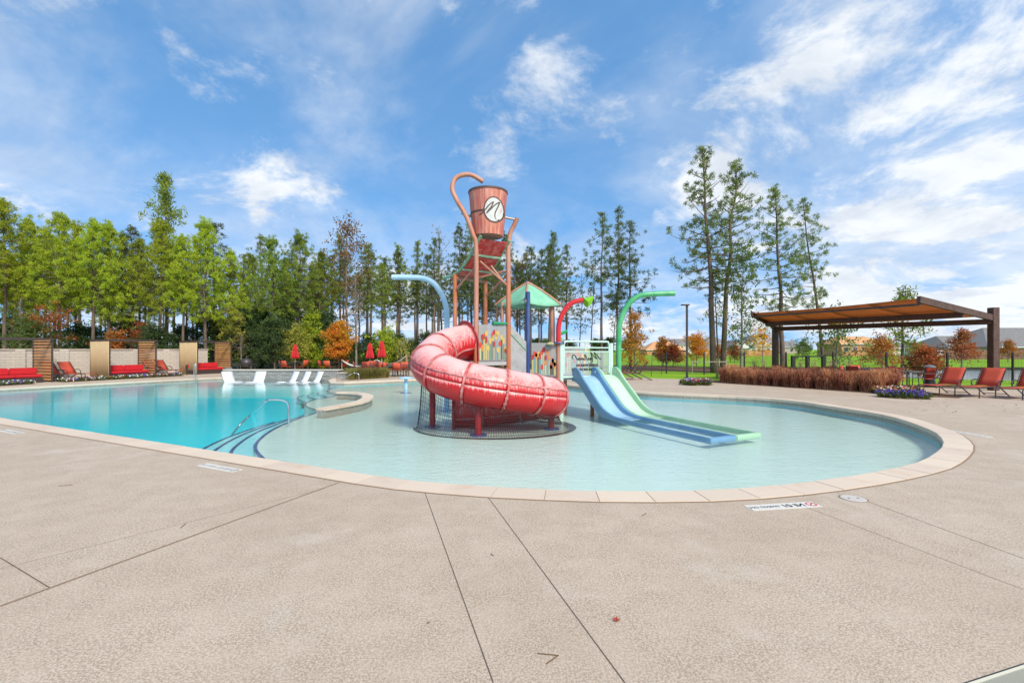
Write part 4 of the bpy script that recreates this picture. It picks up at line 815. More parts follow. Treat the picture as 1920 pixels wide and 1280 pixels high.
for q in (A1,): b = MB(); b.cyl((q.x,q.y,0),(q.x,q.y,q.z+.15),.08,n=8); b.build('post', mat('post_wood'), t, world=True)
# shade pergola ----------------------------------------------------------------
t = thing('shade_pergola', 'brown steel cantilever shade with tan fabric over the dining tables', 'pergola', (17.1,22.3,0))
SR, SL = Vector((19.45,18.75,0)), Vector((14.7,25.9,0)); ZP = 2.9; tipR, tipL = Vector((14.75,16.8,3.45)), Vector((12.27,23.7,3.45))
m_rustb = mat('brown_steel', (.055,.026,.017), .6, col2=(.10,.055,.04), vscale=7); m_shade = mat('tan_shade_cloth', (.64,.32,.14), .85, col2=(.56,.27,.115), vscale=5, bump=.2, bscale=120, trans=.55)
b = MB(); b.box(SR.x-.13,SR.x+.13,SR.y-.13,SR.y+.13,0,3.34); b.build('post', m_rustb, t, world=True, bevel=.01); b = MB(); b.box(SL.x-.13,SL.x+.13,SL.y-.13,SL.y+.13,0,2.97); b.build('post', m_rustb, t, world=True, bevel=.01)
baseR, baseL = wv(SR,ZP+.02), wv(SL,ZP)
for a, c in ((baseR,tipR),(baseL,tipL)): b = MB(); b.bar(a, c+(c-a)*.01, .12, .24); b.build('rafter', m_rustb, t, world=True)
for s in (.02, .43, .985):
    b = MB(); b.bar(baseL.lerp(tipL,s)-Vector((0,0,.12)), baseR.lerp(tipR,s)-Vector((0,0,.16)), .14, .22 if s < .9 else .08); b.build('purlin', m_rustb, t, world=True)
for s0, s1 in ((.03,.435),(.435,.99)):
    for k_ in range(4):
        rows = []
        for q in range(5):
            f_ = (k_+q/4)/4*.985+.008; l0, l1 = baseL.lerp(baseR,f_), tipL.lerp(tipR,f_); rows.append([l0.lerp(l1, s0+(s1-s0)*e_/4)+Vector((0,0,.06-.05*math.sin(math.pi*e_/4)-.05*math.sin(math.pi*f_))) for e_ in range(5)])
        b = MB(); b.grid(rows); b.build('shade_panel', m_shade, t, world=True, smooth=True, solid=.008)
# black mesh fence ---------------------------------------------------------------
t = thing('mesh_fence', 'black wire mesh fence on slim posts along the pond', 'fence', (0,0,0)); pts = resample(V2((6.2,33.6),(15,29.6),(21.2,23.2),(34,17.2),(52,9.5)), 2.35)
m_blk = mat('black_steel', (.015,.015,.016), .5)
b = MB()
for i in range(48): x = i*.05; b.bar((x,0,.05),(x,0,1.38),.005)
for i in range(14): z = .06+i*.1; b.bar((0,0,z),(2.35,0,z),.005)
mesh0 = None
post0 = None
for i, p in enumerate(pts):
    if post0 is None: post0 = MB().box(-.035,.035,-.035,.035,0,1.5).build('post', m_blk, t); o = post0
    else: o = post0.copy(); COL.objects.link(o)
    o.location = p
    if i < len(pts)-1:
        d = pts[i+1]-p
        if mesh0 is None: mesh0 = b.build('mesh_panel', m_blk, t); o = mesh0
        else: o = mesh0.copy(); COL.objects.link(o)
        o.location = p; o.rotation_euler = (0,0,math.atan2(d.y,d.x)); o.scale.x = d.length/2.35; o['kind'] = 'stuff'
t = thing('gate_frame', 'black three post gate frame standing behind the bronze hedge', 'gate', P(1516,690,27.5)*1); t.location.z = 0; t.matrix_basis = Matrix.Translation(t.location)
for px in (1487,1514,1544): x = (px-960)/F_PX*27.5; b = MB(); b.box(x-.09,x+.09,27.41,27.59,0,1.28); b.build('post', m_blk, t, world=True)
x0, x1 = (1487-960)/F_PX*27.5, (1544-960)/F_PX*27.5; b = MB(); b.box(x0+.09,x1-.09,27.46,27.54,1.2,1.27); b.build('top_rail', m_blk, t, world=True)
# net stakes on the lawn
for px, Y, h in ((1221,28.5,1.35),(1240,30.5,1.3)):
    o = MB().cyl((0,0,0),(.06,0,h),.018,n=6).build('stake', m_dark); o.location = ((px-960)/F_PX*Y, Y, 0); tag(o, 'thin dark stake leaning in the lawn by the mulch', 'stake', 'stakes in the lawn')
b = MB(); a, c = P(1298,678,31), P(1362,678,31); b.bar(a, c, .03, .05); b.cyl((a.x,a.y,0), a+Vector((0,0,.1)), .03, n=6); b.cyl((c.x,c.y,0), c+Vector((0,0,.1)), .03, n=6); tag(b.build('low_barrier', mat('pale_wood', (.45,.40,.32), .8)), 'thin pale rail barrier between the tall pine trunks', 'barrier')
# ================================================================ VEGETATION
def np_mesh(name, V, Fq):
    me = bpy.data.meshes.new(name); V = np.asarray(V, np.float32); Fq = np.asarray(Fq, np.int32); nf, kk = Fq.shape
    me.vertices.add(len(V)); me.vertices.foreach_set('co', V.ravel()); me.loops.add(nf*kk); me.loops.foreach_set('vertex_index', Fq.ravel())
    me.polygons.add(nf); me.polygons.foreach_set('loop_start', np.arange(nf, dtype=np.int32)*kk); me.update(calc_edges=True); return me
def unit(a): return a/np.maximum(1e-6, np.linalg.norm(a, axis=-1, keepdims=True))
def leaf_mesh(name, C, kper, ln, wd, spread, upb, rg, flat=1.0):
    C = np.asarray(C, float); N_ = len(C)*kper; c = np.repeat(C, kper, 0)
    d = unit(rg.normal(size=(N_,3))*[1,1,flat]+[0,0,upb]); base = c+unit(rg.normal(size=(N_,3)))*spread*rg.random((N_,1))**.5*[1,1,.75]
    L = ln*rg.uniform(.6,1.25,(N_,1)); s = unit(np.cross(d, rg.normal(size=(N_,3))))*wd*rg.uniform(.7,1.3,(N_,1))
    V = np.stack([base, base+d*L*.5+s, base+d*L, base+d*L*.5-s], 1).reshape(-1,3); return np_mesh(name, V, np.arange(N_*4).reshape(-1,4))
m_bark = mat('pine_bark', (.17,.115,.085), .9, col2=(.085,.06,.045), vscale=7, stretch=(1,1,.3), bump=.6, bscale=12); m_bark2 = mat('grey_bark', (.26,.22,.18), .9, col2=(.16,.13,.11), vscale=6, stretch=(1,1,.3))
def make_tree(seed, H, c0, Rm, nb, kind, lean=(0,0), tw=.0, r0=None, clump=(3,22), leaf=(.34,.035,.30), pr=None):
    rg = np.random.default_rng(seed); b = MB(); r0 = r0 or .011*H+.02
    wob = rg.normal(size=(8,2))*.006*H
    tp = [Vector((lean[0]*(i/7)**1.2+wob[i][0]*(i > 0)*(i/7), lean[1]*(i/7)+wob[i][1]*(i > 0)*(i/7), H*i/7)) for i in range(8)]; tp = catmull(tp, 3)
    b.tube(tp, [r0*(1-.9*i/(len(tp)-1))+.008 for i in range(len(tp))], 8)
    def at(t): x = t*(len(tp)-1); i = min(int(x), len(tp)-2); return tp[i].lerp(tp[i+1], x-i)
    C = []
    for i in range(nb):
        rel = ((i+rg.random())/nb)**.92; t = c0+(1-c0)*rel*.985; az = i*2.39996+rg.normal()*.5
        if kind == 'pine': prof = min(1, .35+rel*2.4)*(1-rel)**.85+.10; el = R(-8+62*rel**1.4)+rg.normal()*.2
        elif kind == 'cone': prof = (1-rel)**.9+.04; el = R(12+30*rel)+rg.normal()*.1
        else: prof = (math.sin(math.pi*(.18+.80*rel)))**.7+.05; el = R(18+45*rel)+rg.normal()*.25
        L = Rm*prof*rg.uniform(.4,1.25); p = at(t); d = Vector((math.cos(az)*math.cos(el), math.sin(az)*math.cos(el), math.sin(el)))
        pts = [p, p+d*L*.4+Vector((0,0,-.02*L)), p+d*L*.75, p+d*L+Vector((0,0,.10*L))]
        rb = max(.008, r0*.30*(1-t*.55)); b.tube(pts, [rb, rb*.7, rb*.45, .004], 4, False)
        nc = max(1, int(round(clump[0]*max(.5, L/Rm*1.5))))
        for q in range(nc):
            s = .42+.58*(q+rg.random())/nc; x = p+d*L*s; j = rg.normal(size=3)*(.10*L+.16); C.append((x.x+j[0], x.y+j[1], x.z+j[2]+.10*L))
        if rg.random() < tw:
            for q in range(3):
                e2 = Vector(rg.normal(size=3)).normalized()*L*.4; e2.z = abs(e2.z)*.6; b.tube([p+d*L*.6, p+d*L*.6+e2], [rb*.4,.003], 3, False)
    if kind == 'pine': C.append(tuple(tp[-1]))
    me_t = bpy.data.meshes.new('trunk'); me_t.from_pydata([tuple(v) for v in b.v], [], b.f)
    me_t.polygons.foreach_set('use_smooth', [True]*len(me_t.polygons))
    me_c = leaf_mesh('crown', C, clump[1], leaf[0], leaf[1], leaf[2], .5 if kind == 'pine' else .1, rg) if clump[1] else None
    return me_t, me_c
def plant_tree(name, label, cat, meshes, loc, lm, bm_, rz=0, sc=1, group=None):
    t = thing(name, label, cat, loc, 0, group); t.rotation_euler = (0,0,rz); t.scale = (sc,)*3 if not hasattr(sc, '__len__') else sc
    for nm, me, m in (('trunk', meshes[0], bm_), ('crown', meshes[1], lm)):
        if me is None: continue
        o = bpy.data.objects.new(nm, me); COL.objects.link(o); o.parent = t
        if not me.materials: me.materials.append(None)
        o.material_slots[0].link = 'OBJECT'; o.material_slots[0].material = m
    return t
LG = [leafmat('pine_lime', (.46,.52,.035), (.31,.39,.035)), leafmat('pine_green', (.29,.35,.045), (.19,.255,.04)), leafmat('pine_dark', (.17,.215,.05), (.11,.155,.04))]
L_lawn = leafmat('lawn_pine_needles', (.23,.28,.06), (.15,.20,.045)); L_olive = leafmat('pine_olive', (.15,.17,.04), (.10,.125,.03)); L_brown = leafmat('russet_leaf', (.30,.15,.045), (.20,.12,.04)); L_org = leafmat('orange_leaf', (.70,.24,.025), (.66,.40,.04)); L_yel = leafmat('yellow_leaf', (.42,.38,.07), (.30,.32,.05)); L_rust = leafmat('rust_leaf', (.46,.14,.035), (.40,.18,.045)); L_gold = leafmat('golden_leaf', (.66,.36,.03), (.55,.26,.03)); L_ever = leafmat('evergreen_leaf', (.055,.09,.03), (.09,.135,.04)); L_mid = leafmat('mid_leaf', (.15,.20,.045), (.10,.15,.035))
PV = [make_tree(100+i, 12, c0, Rm, nb, 'pine', clump=(7,38), leaf=(.24,.021,.17)) for i, (c0, Rm, nb) in enumerate([(.40,3.0,80),(.44,2.7,70),(.36,3.3,88),(.48,2.6,66),(.42,2.9,78)])]
PT = [make_tree(140+i, 14, c0, Rm, nb, 'pine', clump=(5,34), leaf=(.24,.021,.17)) for i, (c0, Rm, nb) in enumerate([(.52,2.3,50),(.58,2.0,44),(.48,2.5,56)])]
DV = [make_tree(160+i, 12, .35, 3.0, 46, 'broad', clump=(3,16), leaf=(.20,.07,.5), tw=.8) for i in range(2)]
SV = [make_tree(170+i, 4.5, .06, 1.7, 60, 'broad', clump=(4,26), leaf=(.17,.055,.40)) for i in range(3)]
rr = random.Random(5)
front = [(-45,395,29,0),(8,384,29,0),(52,418,31,0),(85,440,34,1),(112,408,30,0),(142,425,33,0),(175,420,31,0),(204,428,32,0),(228,445,36,1),(262,455,34,1),(300,425,33,0),(343,448,33,0),(385,422,34,0),(432,476,37,0),(470,482,40,1),(510,452,37,1),(536,490,42,2),(562,445,38,1),(604,478,42,1),(690,520,44,2),(716,500,46,1),(748,462,43,1),(782,455,44,1),(800,480,48,2),(862,428,44,2),(884,420,45,1),(905,470,50,2),(950,442,46,2),(985,476,50,2),(1015,470,48,2),(1038,438,45,2),(1062,462,48,2)]
def wood_label(c): return ['bright lime green pine in the sunlit wood edge behind the cabanas', 'mid green pine in the wood behind the pool', 'dark green pine in the wood behind the play tower'][c]
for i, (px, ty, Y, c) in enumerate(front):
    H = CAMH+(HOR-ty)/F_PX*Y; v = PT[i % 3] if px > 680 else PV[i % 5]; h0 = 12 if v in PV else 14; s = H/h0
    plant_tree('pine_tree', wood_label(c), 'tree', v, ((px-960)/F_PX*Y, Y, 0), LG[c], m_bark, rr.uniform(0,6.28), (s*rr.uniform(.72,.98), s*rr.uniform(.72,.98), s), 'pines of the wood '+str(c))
for i in range(46):
    px = -80+i*26+rr.uniform(-10,10); Y = rr.uniform(50,72)
    if px > 1080: continue
    H = CAMH+(HOR-rr.uniform(478,545))/F_PX*Y; v = PT[i % 3]; s = H/14
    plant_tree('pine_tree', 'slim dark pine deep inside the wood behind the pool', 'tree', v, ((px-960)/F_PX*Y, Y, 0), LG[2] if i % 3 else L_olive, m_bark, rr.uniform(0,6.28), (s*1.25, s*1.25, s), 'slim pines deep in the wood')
for i in range(34):
    px = -50+i*33+rr.uniform(-14,14); Y = rr.uniform(33,42) if px < 450 else rr.uniform(40,48); c = 0 if px < 440 and i % 3 else (1 if px < 760 else 2)
    H = CAMH+(HOR-(rr.uniform(415,500) if px < 420 else rr.uniform(440,530)))/F_PX*Y; v = PT[i % 3]; s = H/14
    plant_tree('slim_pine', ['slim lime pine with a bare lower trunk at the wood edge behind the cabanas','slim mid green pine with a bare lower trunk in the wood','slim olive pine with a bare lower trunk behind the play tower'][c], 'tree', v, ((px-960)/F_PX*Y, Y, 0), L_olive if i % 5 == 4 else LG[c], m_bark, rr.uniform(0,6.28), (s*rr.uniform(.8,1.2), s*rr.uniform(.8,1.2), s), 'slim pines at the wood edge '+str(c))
# tall pine standing above the wood, russet trees, bare tree
tall = make_tree(201, 12, .42, 1.9, 50, 'pine', clump=(4,26), leaf=(.38,.034,.36)); Y = 36; H = CAMH+(HOR-336)/F_PX*Y
plant_tree('pine_tree', 'tallest pine rising high above the wood behind the cabanas', 'tree', tall, ((312-960)/F_PX*Y, Y, 0), LG[1], m_bark, 1, (H/12*.85,H/12*.85,H/12))
for px, ty, Y, v, lb in ((650,428,44,0,'tall russet broadleaf tree with bare pale lower branches in the wood'),(598,500,43,1,'russet leaved tree tucked beside the tall russet tree'),(975,500,47,1,'russet tree showing behind the green canopy tower'),(930,520,52,0,'brown leaved tree seen between the tower posts')):
    s = (CAMH+(HOR-ty)/F_PX*Y)/12; plant_tree('russet_tree', lb, 'tree', DV[v], ((px-960)/F_PX*Y, Y, 0), L_brown, m_bark2, px, (s*.85,s*.85,s))
bare = make_tree(205, 12, .3, 2.0, 60, 'broad', clump=(2,2), leaf=(.16,.05,.4), tw=1.0)
for px, ty, Y, lb in ((822,434,46,'thin nearly bare tree beside the pale blue spray pipe'),(668,520,40,'grey bare branched tree before the russet tree'),(40,560,28,'grey bare branching shrub tree over the first cabana')):
    s = (CAMH+(HOR-ty)/F_PX*Y)/12; plant_tree('bare_tree', lb, 'tree', bare, ((px-960)/F_PX*Y, Y, 0), L_brown, m_bark2, px, (s*1.1,s*1.1,s))
# evergreen understorey
for i in range(30):
    px = [-20,30,210,395,430,460,490,515,540,575,610,640,665,690,720,745,770,800,840,880,920,960,140,175,240,290,340,700,590,470][i]; Y = 36+rr.uniform(-1,6)-(3 if px < 350 else 0)
    H = CAMH+(HOR-(rr.uniform(632,660) if px > 630 else rr.uniform(590,645 if not 380 < px < 620 else 615)))/F_PX*Y; s = H/4.5; plant_tree('evergreen_shrub', 'dark evergreen shrub filling the foot of the wood', 'shrub', SV[i % 3], ((px-960)/F_PX*Y, Y, 0), L_ever if i % 4 else L_mid, m_bark2, i, (s*1.15,s*1.15,s), 'evergreen understorey')
# small ornamental trees
def small(px, ty, Y, kind, Rm, lm, label, name='small_tree', nb=44, c0=.25, lean=(0,0), clump=(4,22), leaf=(.12,.045,.28), bark=None, seed=None, r0=None, px_base=None):
    H = CAMH+(HOR-ty)/F_PX*Y; m = make_tree(seed or int(px), H, c0, Rm, nb, kind, lean, clump=clump, leaf=leaf, r0=r0); x = ((px_base or px)-960)/F_PX*Y
    return plant_tree(name, label, 'tree', m, (x, Y, 0), lm, bark or m_bark2)
small(635,620,34.5,'broad',1.05,L_org,'vivid orange and yellow maple beside the hammock','maple_tree',56,.28,clump=(5,26))
small(553,624,36,'broad',1.25,L_yel,'soft yellow leaved tree behind a closed red umbrella','yellow_tree',50,.2)
small(586,588,37.5,'pine',1.5,LG[0],'young bright green pine behind the yellow tree','young_pine',70,.1,clump=(4,30),leaf=(.26,.03,.28),bark=m_bark)
small(606,615,39,'pine',1.5,LG[1],'young darker green pine next to the orange maple','young_pine',60,.1,clump=(4,26),leaf=(.26,.03,.28),bark=m_bark)
small(722,628,36,'broad',1.0,LG[0],'small fresh green tree behind the taller closed umbrella','green_tree',40,.25)
small(752,640,35,'broad',.7,L_yel,'thin yellow leaved sapling near the tube slide','sapling',24,.35,clump=(2,10))
small(432,585,36,'broad',1.7,L_yel,'pale yellow leaved tree beside the far cabana louvres','yellow_tree',50,.15)
small(452,630,34.5,'broad',.9,L_brown,'bare pale sapling beside the far cabana','sapling',30,.4,clump=(1,2))
small(95,595,27.5,'broad',1.5,L_rust,'orange leaved tree behind the louvred cabana','orange_tree',40,.3,clump=(3,14))
small(262,612,33,'broad',1.3,L_rust,'small salmon leaved tree over the middle cabana','orange_tree',40,.3,clump=(3,16))
small(215,628,30.5,'broad',.5,L_rust,'little red leaved sapling peeping over the middle cabana','sapling',24,.4)
small(60,615,26.5,'broad',1.6,L_mid,'feathery olive shrub behind the first cabana','olive_shrub',44,.1,leaf=(.22,.025,.34))
small(1190,588,33,'cone',1.35,L_gold,'golden conical tree beside the green spray pipe','golden_tree',64,.12,clump=(3,18))
for px, ty, Y, Rm, lb in ((1243,636,46,1.0,'rust red small tree, taller of the pair on the far lawn'),(1262,648,45,.95,'rust red small tree, shorter of the pair on the far lawn')): small(px,ty,Y,'cone',Rm,L_rust,lb,'rust_tree',60,.2)
small(1306,638,46,'broad',1.3,L_org,'orange tree on the far lawn behind the lamp post','orange_tree',54,.2)
small(1430,630,58,'broad',2.4,L_org,'wide peach orange tree in front of the white gabled house','orange_tree',54,.2)
small(1377,652,60,'broad',.9,L_rust,'tiny red tree before the timber fence','red_tree',34,.2); small(1347,655,62,'broad',.9,L_rust,'tiny red tree between two tall pine trunks','red_tree',34,.2)
small(1655,636,30,'cone',1.3,L_rust,'wispy rust coloured sapling beyond the hedge end','rust_tree',56,.25,clump=(3,16)); small(1735,655,27,'cone',.85,L_rust,'compact rust brown sapling behind the litter bin','rust_tree',60,.2); small(1803,622,30,'cone',1.2,L_rust,'tall thin rust cypress between pergola post and fence post','rust_tree',60,.25,clump=(3,16)); small(1890,640,60,'cone',1.4,L_rust,'little rust cypress before the big grey roof','rust_tree',50,.25)
small(1505,648,70,'broad',1.7,L_mid,'round green tree on the far side of the pond','green_tree',44,.2); small(1660,640,48,'pine',2.0,LG[0],'bushy lime pine beyond the pond','young_pine',50,.1,clump=(4,26),bark=m_bark); small(1720,650,60,'pine',2.2,LG[1],'bushy green pine near the parked cars','young_pine',50,.1,clump=(4,26),bark=m_bark)
# tall pines by the lawn, each with its own lean
small(1318,280,33,'pine',3.2,L_lawn,'tallest lawn pine, first beside the lamp post','lawn_pine',66,.36,(-.75,0),(5,40),(.23,.02,.17),m_bark,311,.24,1338)
small(1380,305,33.5,'pine',3.0,L_lawn,'second tall lawn pine with a dense top','lawn_pine',66,.38,(.9,0),(5,40),(.23,.02,.17),m_bark,312,.22,1355)
small(1452,356,35,'pine',3.0,L_lawn,'tall lawn pine rising behind the near end of the shade canopy','lawn_pine',58,.34,(-.6,0),(5,40),(.23,.02,.17),m_bark,313,.19,1468)
small(1500,376,36,'pine',2.4,L_lawn,'slender leaning lawn pine rising behind the shade canopy','lawn_pine',42,.32,(-1.7,0),(5,40),(.23,.02,.17),m_bark,314,.13,1545)
small(1328,520,33.2,'pine',.9,LG[2],'thin crooked sapling close to the tallest lawn pine','sapling',18,.5,(-.3,0),(2,12),(.3,.03,.3),m_bark,315,.07,1347)
small(1390,470,31,'broad',1.6,L_mid,'slender leafy tree between the lawn pines and the shade canopy','leafy_tree',56,.14,(.1,0),(3,14),(.16,.05,.30),m_bark2,316,.09)
small(1565,605,29,'broad',1.7,L_mid,'leafy twisting small tree under the shade canopy','leafy_tree',44,.2,(.3,0),(3,12),(.15,.05,.30),m_bark2,317,.08)
small(1692,552,31,'pine',1.6,LG[1],'young open pine seen under and above the shade canopy','young_pine',34,.36,(0,0),(3,20),(.3,.034,.3),m_bark,318,.1)
for px, ty, s, lb in ((1128,402,331,'tall thin dark pine, first of three behind the red spray pipe'),(1158,396,332,'tall thin dark pine, middle of three left of the green pipe'),(1182,418,333,'tall thin dark pine, nearest the green spray pipe')): small(px,ty,40,'pine',2.5,LG[2],lb,'thin_pine',44,.36,(0,0),(5,34),(.24,.02,.17),m_bark,s,.13)
for px, ty, s, lb in ((1085,520,341,'thin bending sapling directly behind the lime cup of the red spray pipe'),(1108,470,342,'taller thin sapling between the lime cup and the three thin pines'),(1148,560,343,'short thin sapling among the trunks of the three thin pines')): small(px,ty,44,'broad',1.1,L_olive,lb,'sapling',24,.35,(.4,0),(2,10),(.18,.05,.3),m_bark2,s,.06)
# far tree line on the horizon
fm = make_tree(400, 9, .02, 4.2, 60, 'broad', clump=(4,14), leaf=(.7,.22,.9))
for i in range(26):
    px = 1000+i*37+rr.uniform(-10,10); Y = rr.uniform(230,300); s = (rr.uniform(3.5,6) if px > 1220 else 7.5)/9; plant_tree('far_tree', 'distant hazy green tree on the horizon', 'tree', fm, ((px-960)/F_PX*Y, Y, 0), L_mid if i % 2 else L_ever, m_bark, i, (s*1.5,s*1.5,s*.85), 'distant trees on the horizon')
# grasses ---------------------------------------------------------------------
def grass_clump(seed, n_, h, spread, w, plume=0):
    rg = np.random.default_rng(seed); V, F_ = [], []
    az = rg.uniform(0, 6.283, n_); L = h*rg.uniform(.6,1.15,n_); out = rg.uniform(.15,1.0,n_)*spread
    for i in range(n_):
        dx, dy = math.cos(az[i]), math.sin(az[i]); b0 = rg.normal(size=2)*.07; k = len(V); sx, sy = -dy*w, dx*w
        for s, zz_, ww in ((0,0,1),(.45,.62,.9),(.8,.92,.6),(1.0,.88-.25*out[i]/spread,.08)):
            x, y, z = b0[0]+dx*out[i]*s**1.6, b0[1]+dy*out[i]*s**1.6, L[i]*zz_; V += [(x-sx*ww,y-sy*ww,z),(x+sx*ww,y+sy*ww,z)]
        F_ += [(k,k+1,k+3,k+2),(k+2,k+3,k+5,k+4),(k+4,k+5,k+7,k+6)]
    return np_mesh('grass_blades', V, F_)
m_hedge = leafmat('bronze_grass', (.45,.145,.08), (.62,.37,.20), .25); m_hedge.node_tree.nodes['Noise Texture'].inputs['Scale'].default_value = 9
m_tuft = leafmat('tuft_grass', (.20,.22,.05), (.36,.25,.10), .2); m_plume = leafmat('dry_plume', (.46,.34,.19), (.5,.4,.26), .1)
HG = [grass_clump(500+i, 330, .80, .46, .010) for i in range(3)]
def put_mesh(name, me, m, loc, rz, sc, label, cat, group):
    o = bpy.data.objects.new(name, me); COL.objects.link(o)
    if not me.materials: me.materials.append(m)
    o.location = loc; o.rotation_euler = (0,0,rz); o.scale = (sc,)*3; return tag(o, label, cat, group)
h0, h1 = G(1352,717), G(1648,736)
hd_ = (h1-h0).normalized(); hn = Vector((-hd_.y, hd_.x, 0)); hn = hn if hn.y > 0 else -hn
nn_ = 16
tag(fill('hedge_bed', [[h0-hd_*.9-hn*.35, h0-hd_*1.6+hn*.6, h0-hd_*.5+hn*2.2, h1+hd_*.3+hn*2.2, h1+hd_*2.2+hn*.9, h1+hd_*2.3-hn*.2, h1+hd_*1.2-hn*.55]], .006, m_mulch), kind='structure')
for rw in range(3):
    for i in range(nn_):
        p = h0.lerp(h1, (i+.5*(rw % 2))/(nn_-1))+hn*(.1+.6*rw)+Vector((rr.uniform(-.08,.08), rr.uniform(-.08,.08), 0))
        put_mesh('bronze_grass', HG[(i+rw) % 3], m_hedge, p, rr.uniform(0,6), rr.uniform(.75,1.15), 'bronze red fountain grass clump in the hedge before the shade canopy', 'grass clump', 'bronze grass hedge')
TG = grass_clump(520, 260, .55, .42, .008)
for i in range(9): p = G(650,713).lerp(G(722,709), i/8)+Vector((rr.uniform(-.1,.1), .55+rr.uniform(-.1,.2), 0)); put_mesh('tufted_grass', TG, m_tuft, p, i, rr.uniform(.9,1.25), 'green and tan tufted grass clump at the far pool edge', 'grass clump', 'tufted grass at the pool edge')
PG = grass_clump(530, 34, 1.5, .5, .012)
for px, Y in ((1345,27),(1415,26.5),(1432,26.8),(1500,25),(1525,25),(1558,24.5),(1590,24)): put_mesh('dry_grass', PG, m_plume, ((px-960)/F_PX*Y, Y, 0), px, .8, 'dry straw coloured grass stems rising behind the bronze hedge', 'grass clump', 'dry stems behind the hedge')
# flower beds -------------------------------------------------------------------
FC = {'white': (.72,.70,.66), 'red': (.50,.03,.04), 'purple': (.10,.06,.36), 'violet': (.25,.14,.45), 'orange': (.62,.20,.10), 'salmon': (.60,.28,.20)}
def flower_bed(path, wid, cols, label, dens=60, hgt=.16):
    p0 = Vector(path[0]); t = thing('flower_bed', label, 'flower bed', tuple(p0)); pts = resample(path, .08); rg = np.random.default_rng(len(label)); a, c = offset(pts, wid/2, False), offset(pts, -wid/2, False)
    b = MB(); b.grid([[wv(p,.008) for p in a], [wv(p,.07) for p in pts], [wv(p,.008) for p in c]]); b.build('soil', m_mulch, t, world=True)
    def scatter(n_, z0, z1): i = rg.integers(0, len(pts), n_); f_ = rg.uniform(-.48,.48,n_); return np.array([[pts[q].x+(a[q].x-c[q].x)*g, pts[q].y+(a[q].y-c[q].y)*g, rg.uniform(z0,z1)*(1-1.2*g*g)] for q, g in zip(i, f_)])-np.array(p0)
    n_ = int(len(pts)*wid*dens*.25); me = leaf_mesh('foliage', scatter(n_, .03, hgt), 5, .09, .022, .05, .6, rg); tag(link('foliage', me, L_mid, t), kind='stuff')
    for j, cn_ in enumerate(cols): me = leaf_mesh('blossom', scatter(max(8, n_//len(cols)//2), hgt*.75, hgt*1.25), 4, .06, .026, .025, .3, rg); tag(link('blossoms', me, mat('petal_'+cn_, FC[cn_], .7, spec=.2), t), kind='stuff')
flower_bed([CL(106,-.35), CL(200,-.35), CL(330,-.35)], .8, ['white','red','purple','white'], 'long strip of white, red and purple flowers before the cabanas')
flower_bed([CL(-25,-.55), CL(46,-.35)], .9, ['purple','violet','white'], 'purple flower patch at the foot of the first cabana')
flower_bed([G(1652,743), G(1690,746), G(1735,747)], .75, ['purple','violet','purple'], 'purple pansy patch at the hedge end by the loungers', 110, .2)
flower_bed([G(1640,737), G(1668,738), G(1712,737.5)], .7, ['orange','salmon','orange','white'], 'orange and salmon flowers behind the purple pansies', 110, .22)
flower_bed([G(1286,722), G(1305,721), G(1332,722)], .8, ['violet','white','red'], 'small mixed flower patch at the lawn end of the hedge', 110, .25)
# ================================================================ FAR BUILDINGS AND VEHICLES
m_roof = mat('grey_shingle', (.15,.145,.14), .9, col2=(.21,.20,.19), vscale=3, bump=.4, bscale=8); m_wht = mat('white_siding', (.62,.61,.58), .8, var=.08); m_osb = mat('raw_sheathing', (.62,.32,.14), .85, col2=(.50,.24,.10), vscale=1.2, rnd=.05); m_win = mat('dark_glass', (.04,.05,.06), .1); m_brick = mat('tan_brick', (.42,.33,.27), .9, var=.2, vscale=3); m_stud = mat('stud_timber', (.50,.29,.14), .8)
def house(px0, px1, Y, zw, zr, label, wallm, roofm, dep=9, nwin=3, hip=.45, gable=False, name='house'):
    x0, x1 = (px0-960)/F_PX*Y, (px1-960)/F_PX*Y; t = thing(name, label, 'house', ((x0+x1)/2, Y, 0)); w_ = (x1-x0)/2
    MB().box(-w_,w_,0,dep,0,zw).build('wall', wallm, t); e = .4; rx = w_*(1-hip)
    if gable: b = MB(); b.add([(-w_-e,-e,zw),(w_+e,-e,zw),(w_+e,dep+e,zw),(-w_-e,dep+e,zw),(0,-e,zr),(0,dep+e,zr)], [(0,1,4),(2,3,5),(1,2,5,4),(3,0,4,5),(0,3,2,1)])
    else: b = MB(); b.add([(-w_-e,-e,zw),(w_+e,-e,zw),(w_+e,dep+e,zw),(-w_-e,dep+e,zw),(-rx,dep/2,zr),(rx,dep/2,zr)], [(0,1,5,4),(1,2,5),(2,3,4,5),(3,0,4),(0,3,2,1)])
    b.build('roof', roofm, t); MB().box(-w_-e,w_+e,-e-.05,-e,zw-.18,zw).build('fascia', m_wht, t)
    if gable: b = MB(); b.add([(-w_+.3,-e-.02,zw+.05),(w_-.3,-e-.02,zw+.05),(0,-e-.02,zr-.5)], [(0,1,2)]); b.build('gable_wall', wallm, t)
    for i in range(nwin):
        x = -w_+(i+.5)*2*w_/nwin; wn_ = MB().box(x-.6,x+.6,-.05,-.004,zw-1.9,zw-.7).build('window', m_wht, t); MB().box(x-.5,x+.5,-.07,-.052,zw-1.8,zw-.8).build('pane', m_win, wn_)
    return t
house(1255,1302,185,3.7,6.0,'grey roofed house behind the unfinished timber house',m_wht,m_roof,nwin=3)
house(1213,1286,140,1.6,4.1,'unfinished raw timber house behind the rust trees',m_osb,m_osb,nwin=3,hip=.6,name='unfinished_house')
house(1322,1366,185,4.0,7.2,'white two storey house seen between the tall pine trunks',m_wht,m_roof,nwin=2,hip=.9); house(1320,1360,172,1.7,3.4,'low grey roofed wing before the white two storey house',m_wht,m_roof,nwin=2,dep=6,hip=.7)
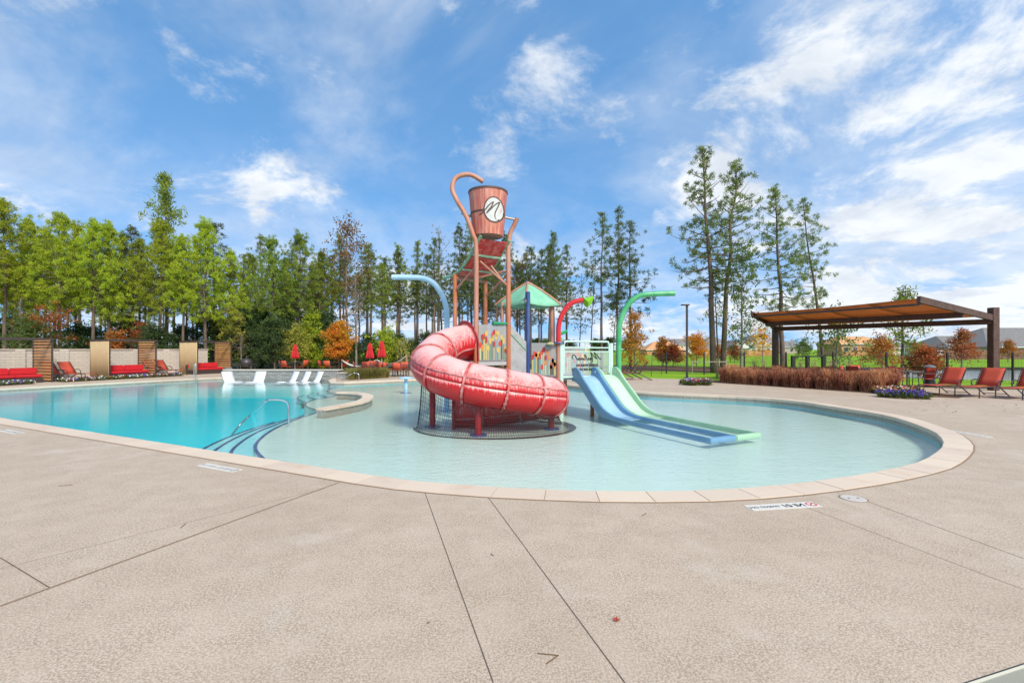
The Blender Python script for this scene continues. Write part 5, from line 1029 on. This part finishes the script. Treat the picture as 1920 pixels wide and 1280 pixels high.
house(1368,1408,170,2.2,5.2,'white house with pointed gable beside a pine trunk',m_wht,m_roof,nwin=2,gable=True); house(1396,1450,175,2.8,7.0,'large white gabled house behind the peach orange tree',m_wht,m_roof,nwin=3,gable=True)
house(1462,1506,190,2.6,5.2,'grey roofed house just past the canopy post',m_brick,m_roof,nwin=3)
house(1578,1660,112,3.0,4.9,'large unfinished sheathed house under the shade canopy',m_osb,m_osb,nwin=5,hip=.3,name='unfinished_house')
house(1640,1716,160,2.4,4.2,'brown roofed house behind the parked van',m_brick,m_roof,nwin=3); house(1716,1768,150,2.0,3.6,'small gabled garage house behind the parked cars',m_brick,m_roof,nwin=2,gable=True)
house(1778,1862,90,2.1,4.4,'long low house wing with grey hipped roof behind the plank fence',m_brick,m_roof,dep=10,nwin=4,hip=.5); house(1852,2080,86,2.15,6.0,'big grey shingle roofed house at the end of the plank fence',m_brick,m_roof,dep=14,nwin=6,hip=.55)
def plank_fence(px0, px1, Y, h, m, label, step=1.2):
    x0, x1 = (px0-960)/F_PX*Y, (px1-960)/F_PX*Y; t = thing('plank_fence', label, 'fence', (x0, Y, 0)); n_ = int((x1-x0)/step)
    s0 = MB().box(0.01,step-.01,-.02,.02,0,h).build('fence_panel', m, t)
    for i in range(1, n_): c = s0.copy(); COL.objects.link(c); c.location.x = i*step
    MB().box(0,n_*step,.022,.07,h*.75,h*.82).build('rail', m, t)
plank_fence(1316,1462,120,1.5,mat('new_cedar', (.50,.25,.11), .8, rnd=.12),'new orange cedar plank fence across the far lawn'); plank_fence(1768,2060,79,1.55,mat('old_cedar', (.20,.11,.075), .85, rnd=.15),'weathered brown plank fence below the big grey roof')
b = None
t = thing('stud_wall', 'open timber stud framing beside the sheathed house', 'framing', ((1592-960)/F_PX*108, 108, 0))
for i in range(17): MB().box(i*.5,i*.5+.09,0,.1,0,2.4).build('stud', m_stud, t)
MB().box(-.05,8.2,0,.1,2.402,2.5).build('top_plate', m_stud, t)
def car(px, Y, label, van, L=4.4):
    t = thing('parked_car' if not van else 'parked_van', label, 'van' if van else 'car', ((px-960)/F_PX*Y, Y, 0), .1); h = 1.95 if van else 1.45; mw = mat('white_car_paint', (.68,.68,.68), .25)
    pr_ = [(-L/2,.35),(-L/2,1.0 if van else .85),(-L/2+.15,h-.1),(-L/2+.5,h),(L*.18,h),(L*.33,1.0),(L/2-.1,.85),(L/2,.6),(L/2,.35)]
    b = MB(); k_ = len(pr_); b.add([(x,-.85,z) for x,z in pr_]+[(x,.85,z) for x,z in pr_], [tuple(range(k_)),tuple(range(k_,2*k_))[::-1]]+[(i,(i+1)%k_,(i+1)%k_+k_,i+k_) for i in range(k_)]); b.build('body', mw, t, bevel=.04)
    for a, c in ((-L/2+.45,-.15),(-.05,L*.2)): MB().box(a,c,-.875,-.86,h-.62,h-.14).build('window', m_win, t)
    for s in (-1,1):
        for yy in (-.88,.70): w_ = MB().cyl((s*L*.31,yy,.32),(s*L*.31,yy+.18,.32),.32,n=16).build('wheel', m_dark, t); MB().cyl((s*L*.31,yy-.01,.32),(s*L*.31,yy-.002,.32),.18,n=12).build('rim', m_steel, w_)
car(1689,88,'white panel van parked beyond the pond',True,4.8); car(1723,86,'white saloon car parked next to the van',False,4.6); car(1756,90,'white hatchback parked beside the plank fence',False,4.2)
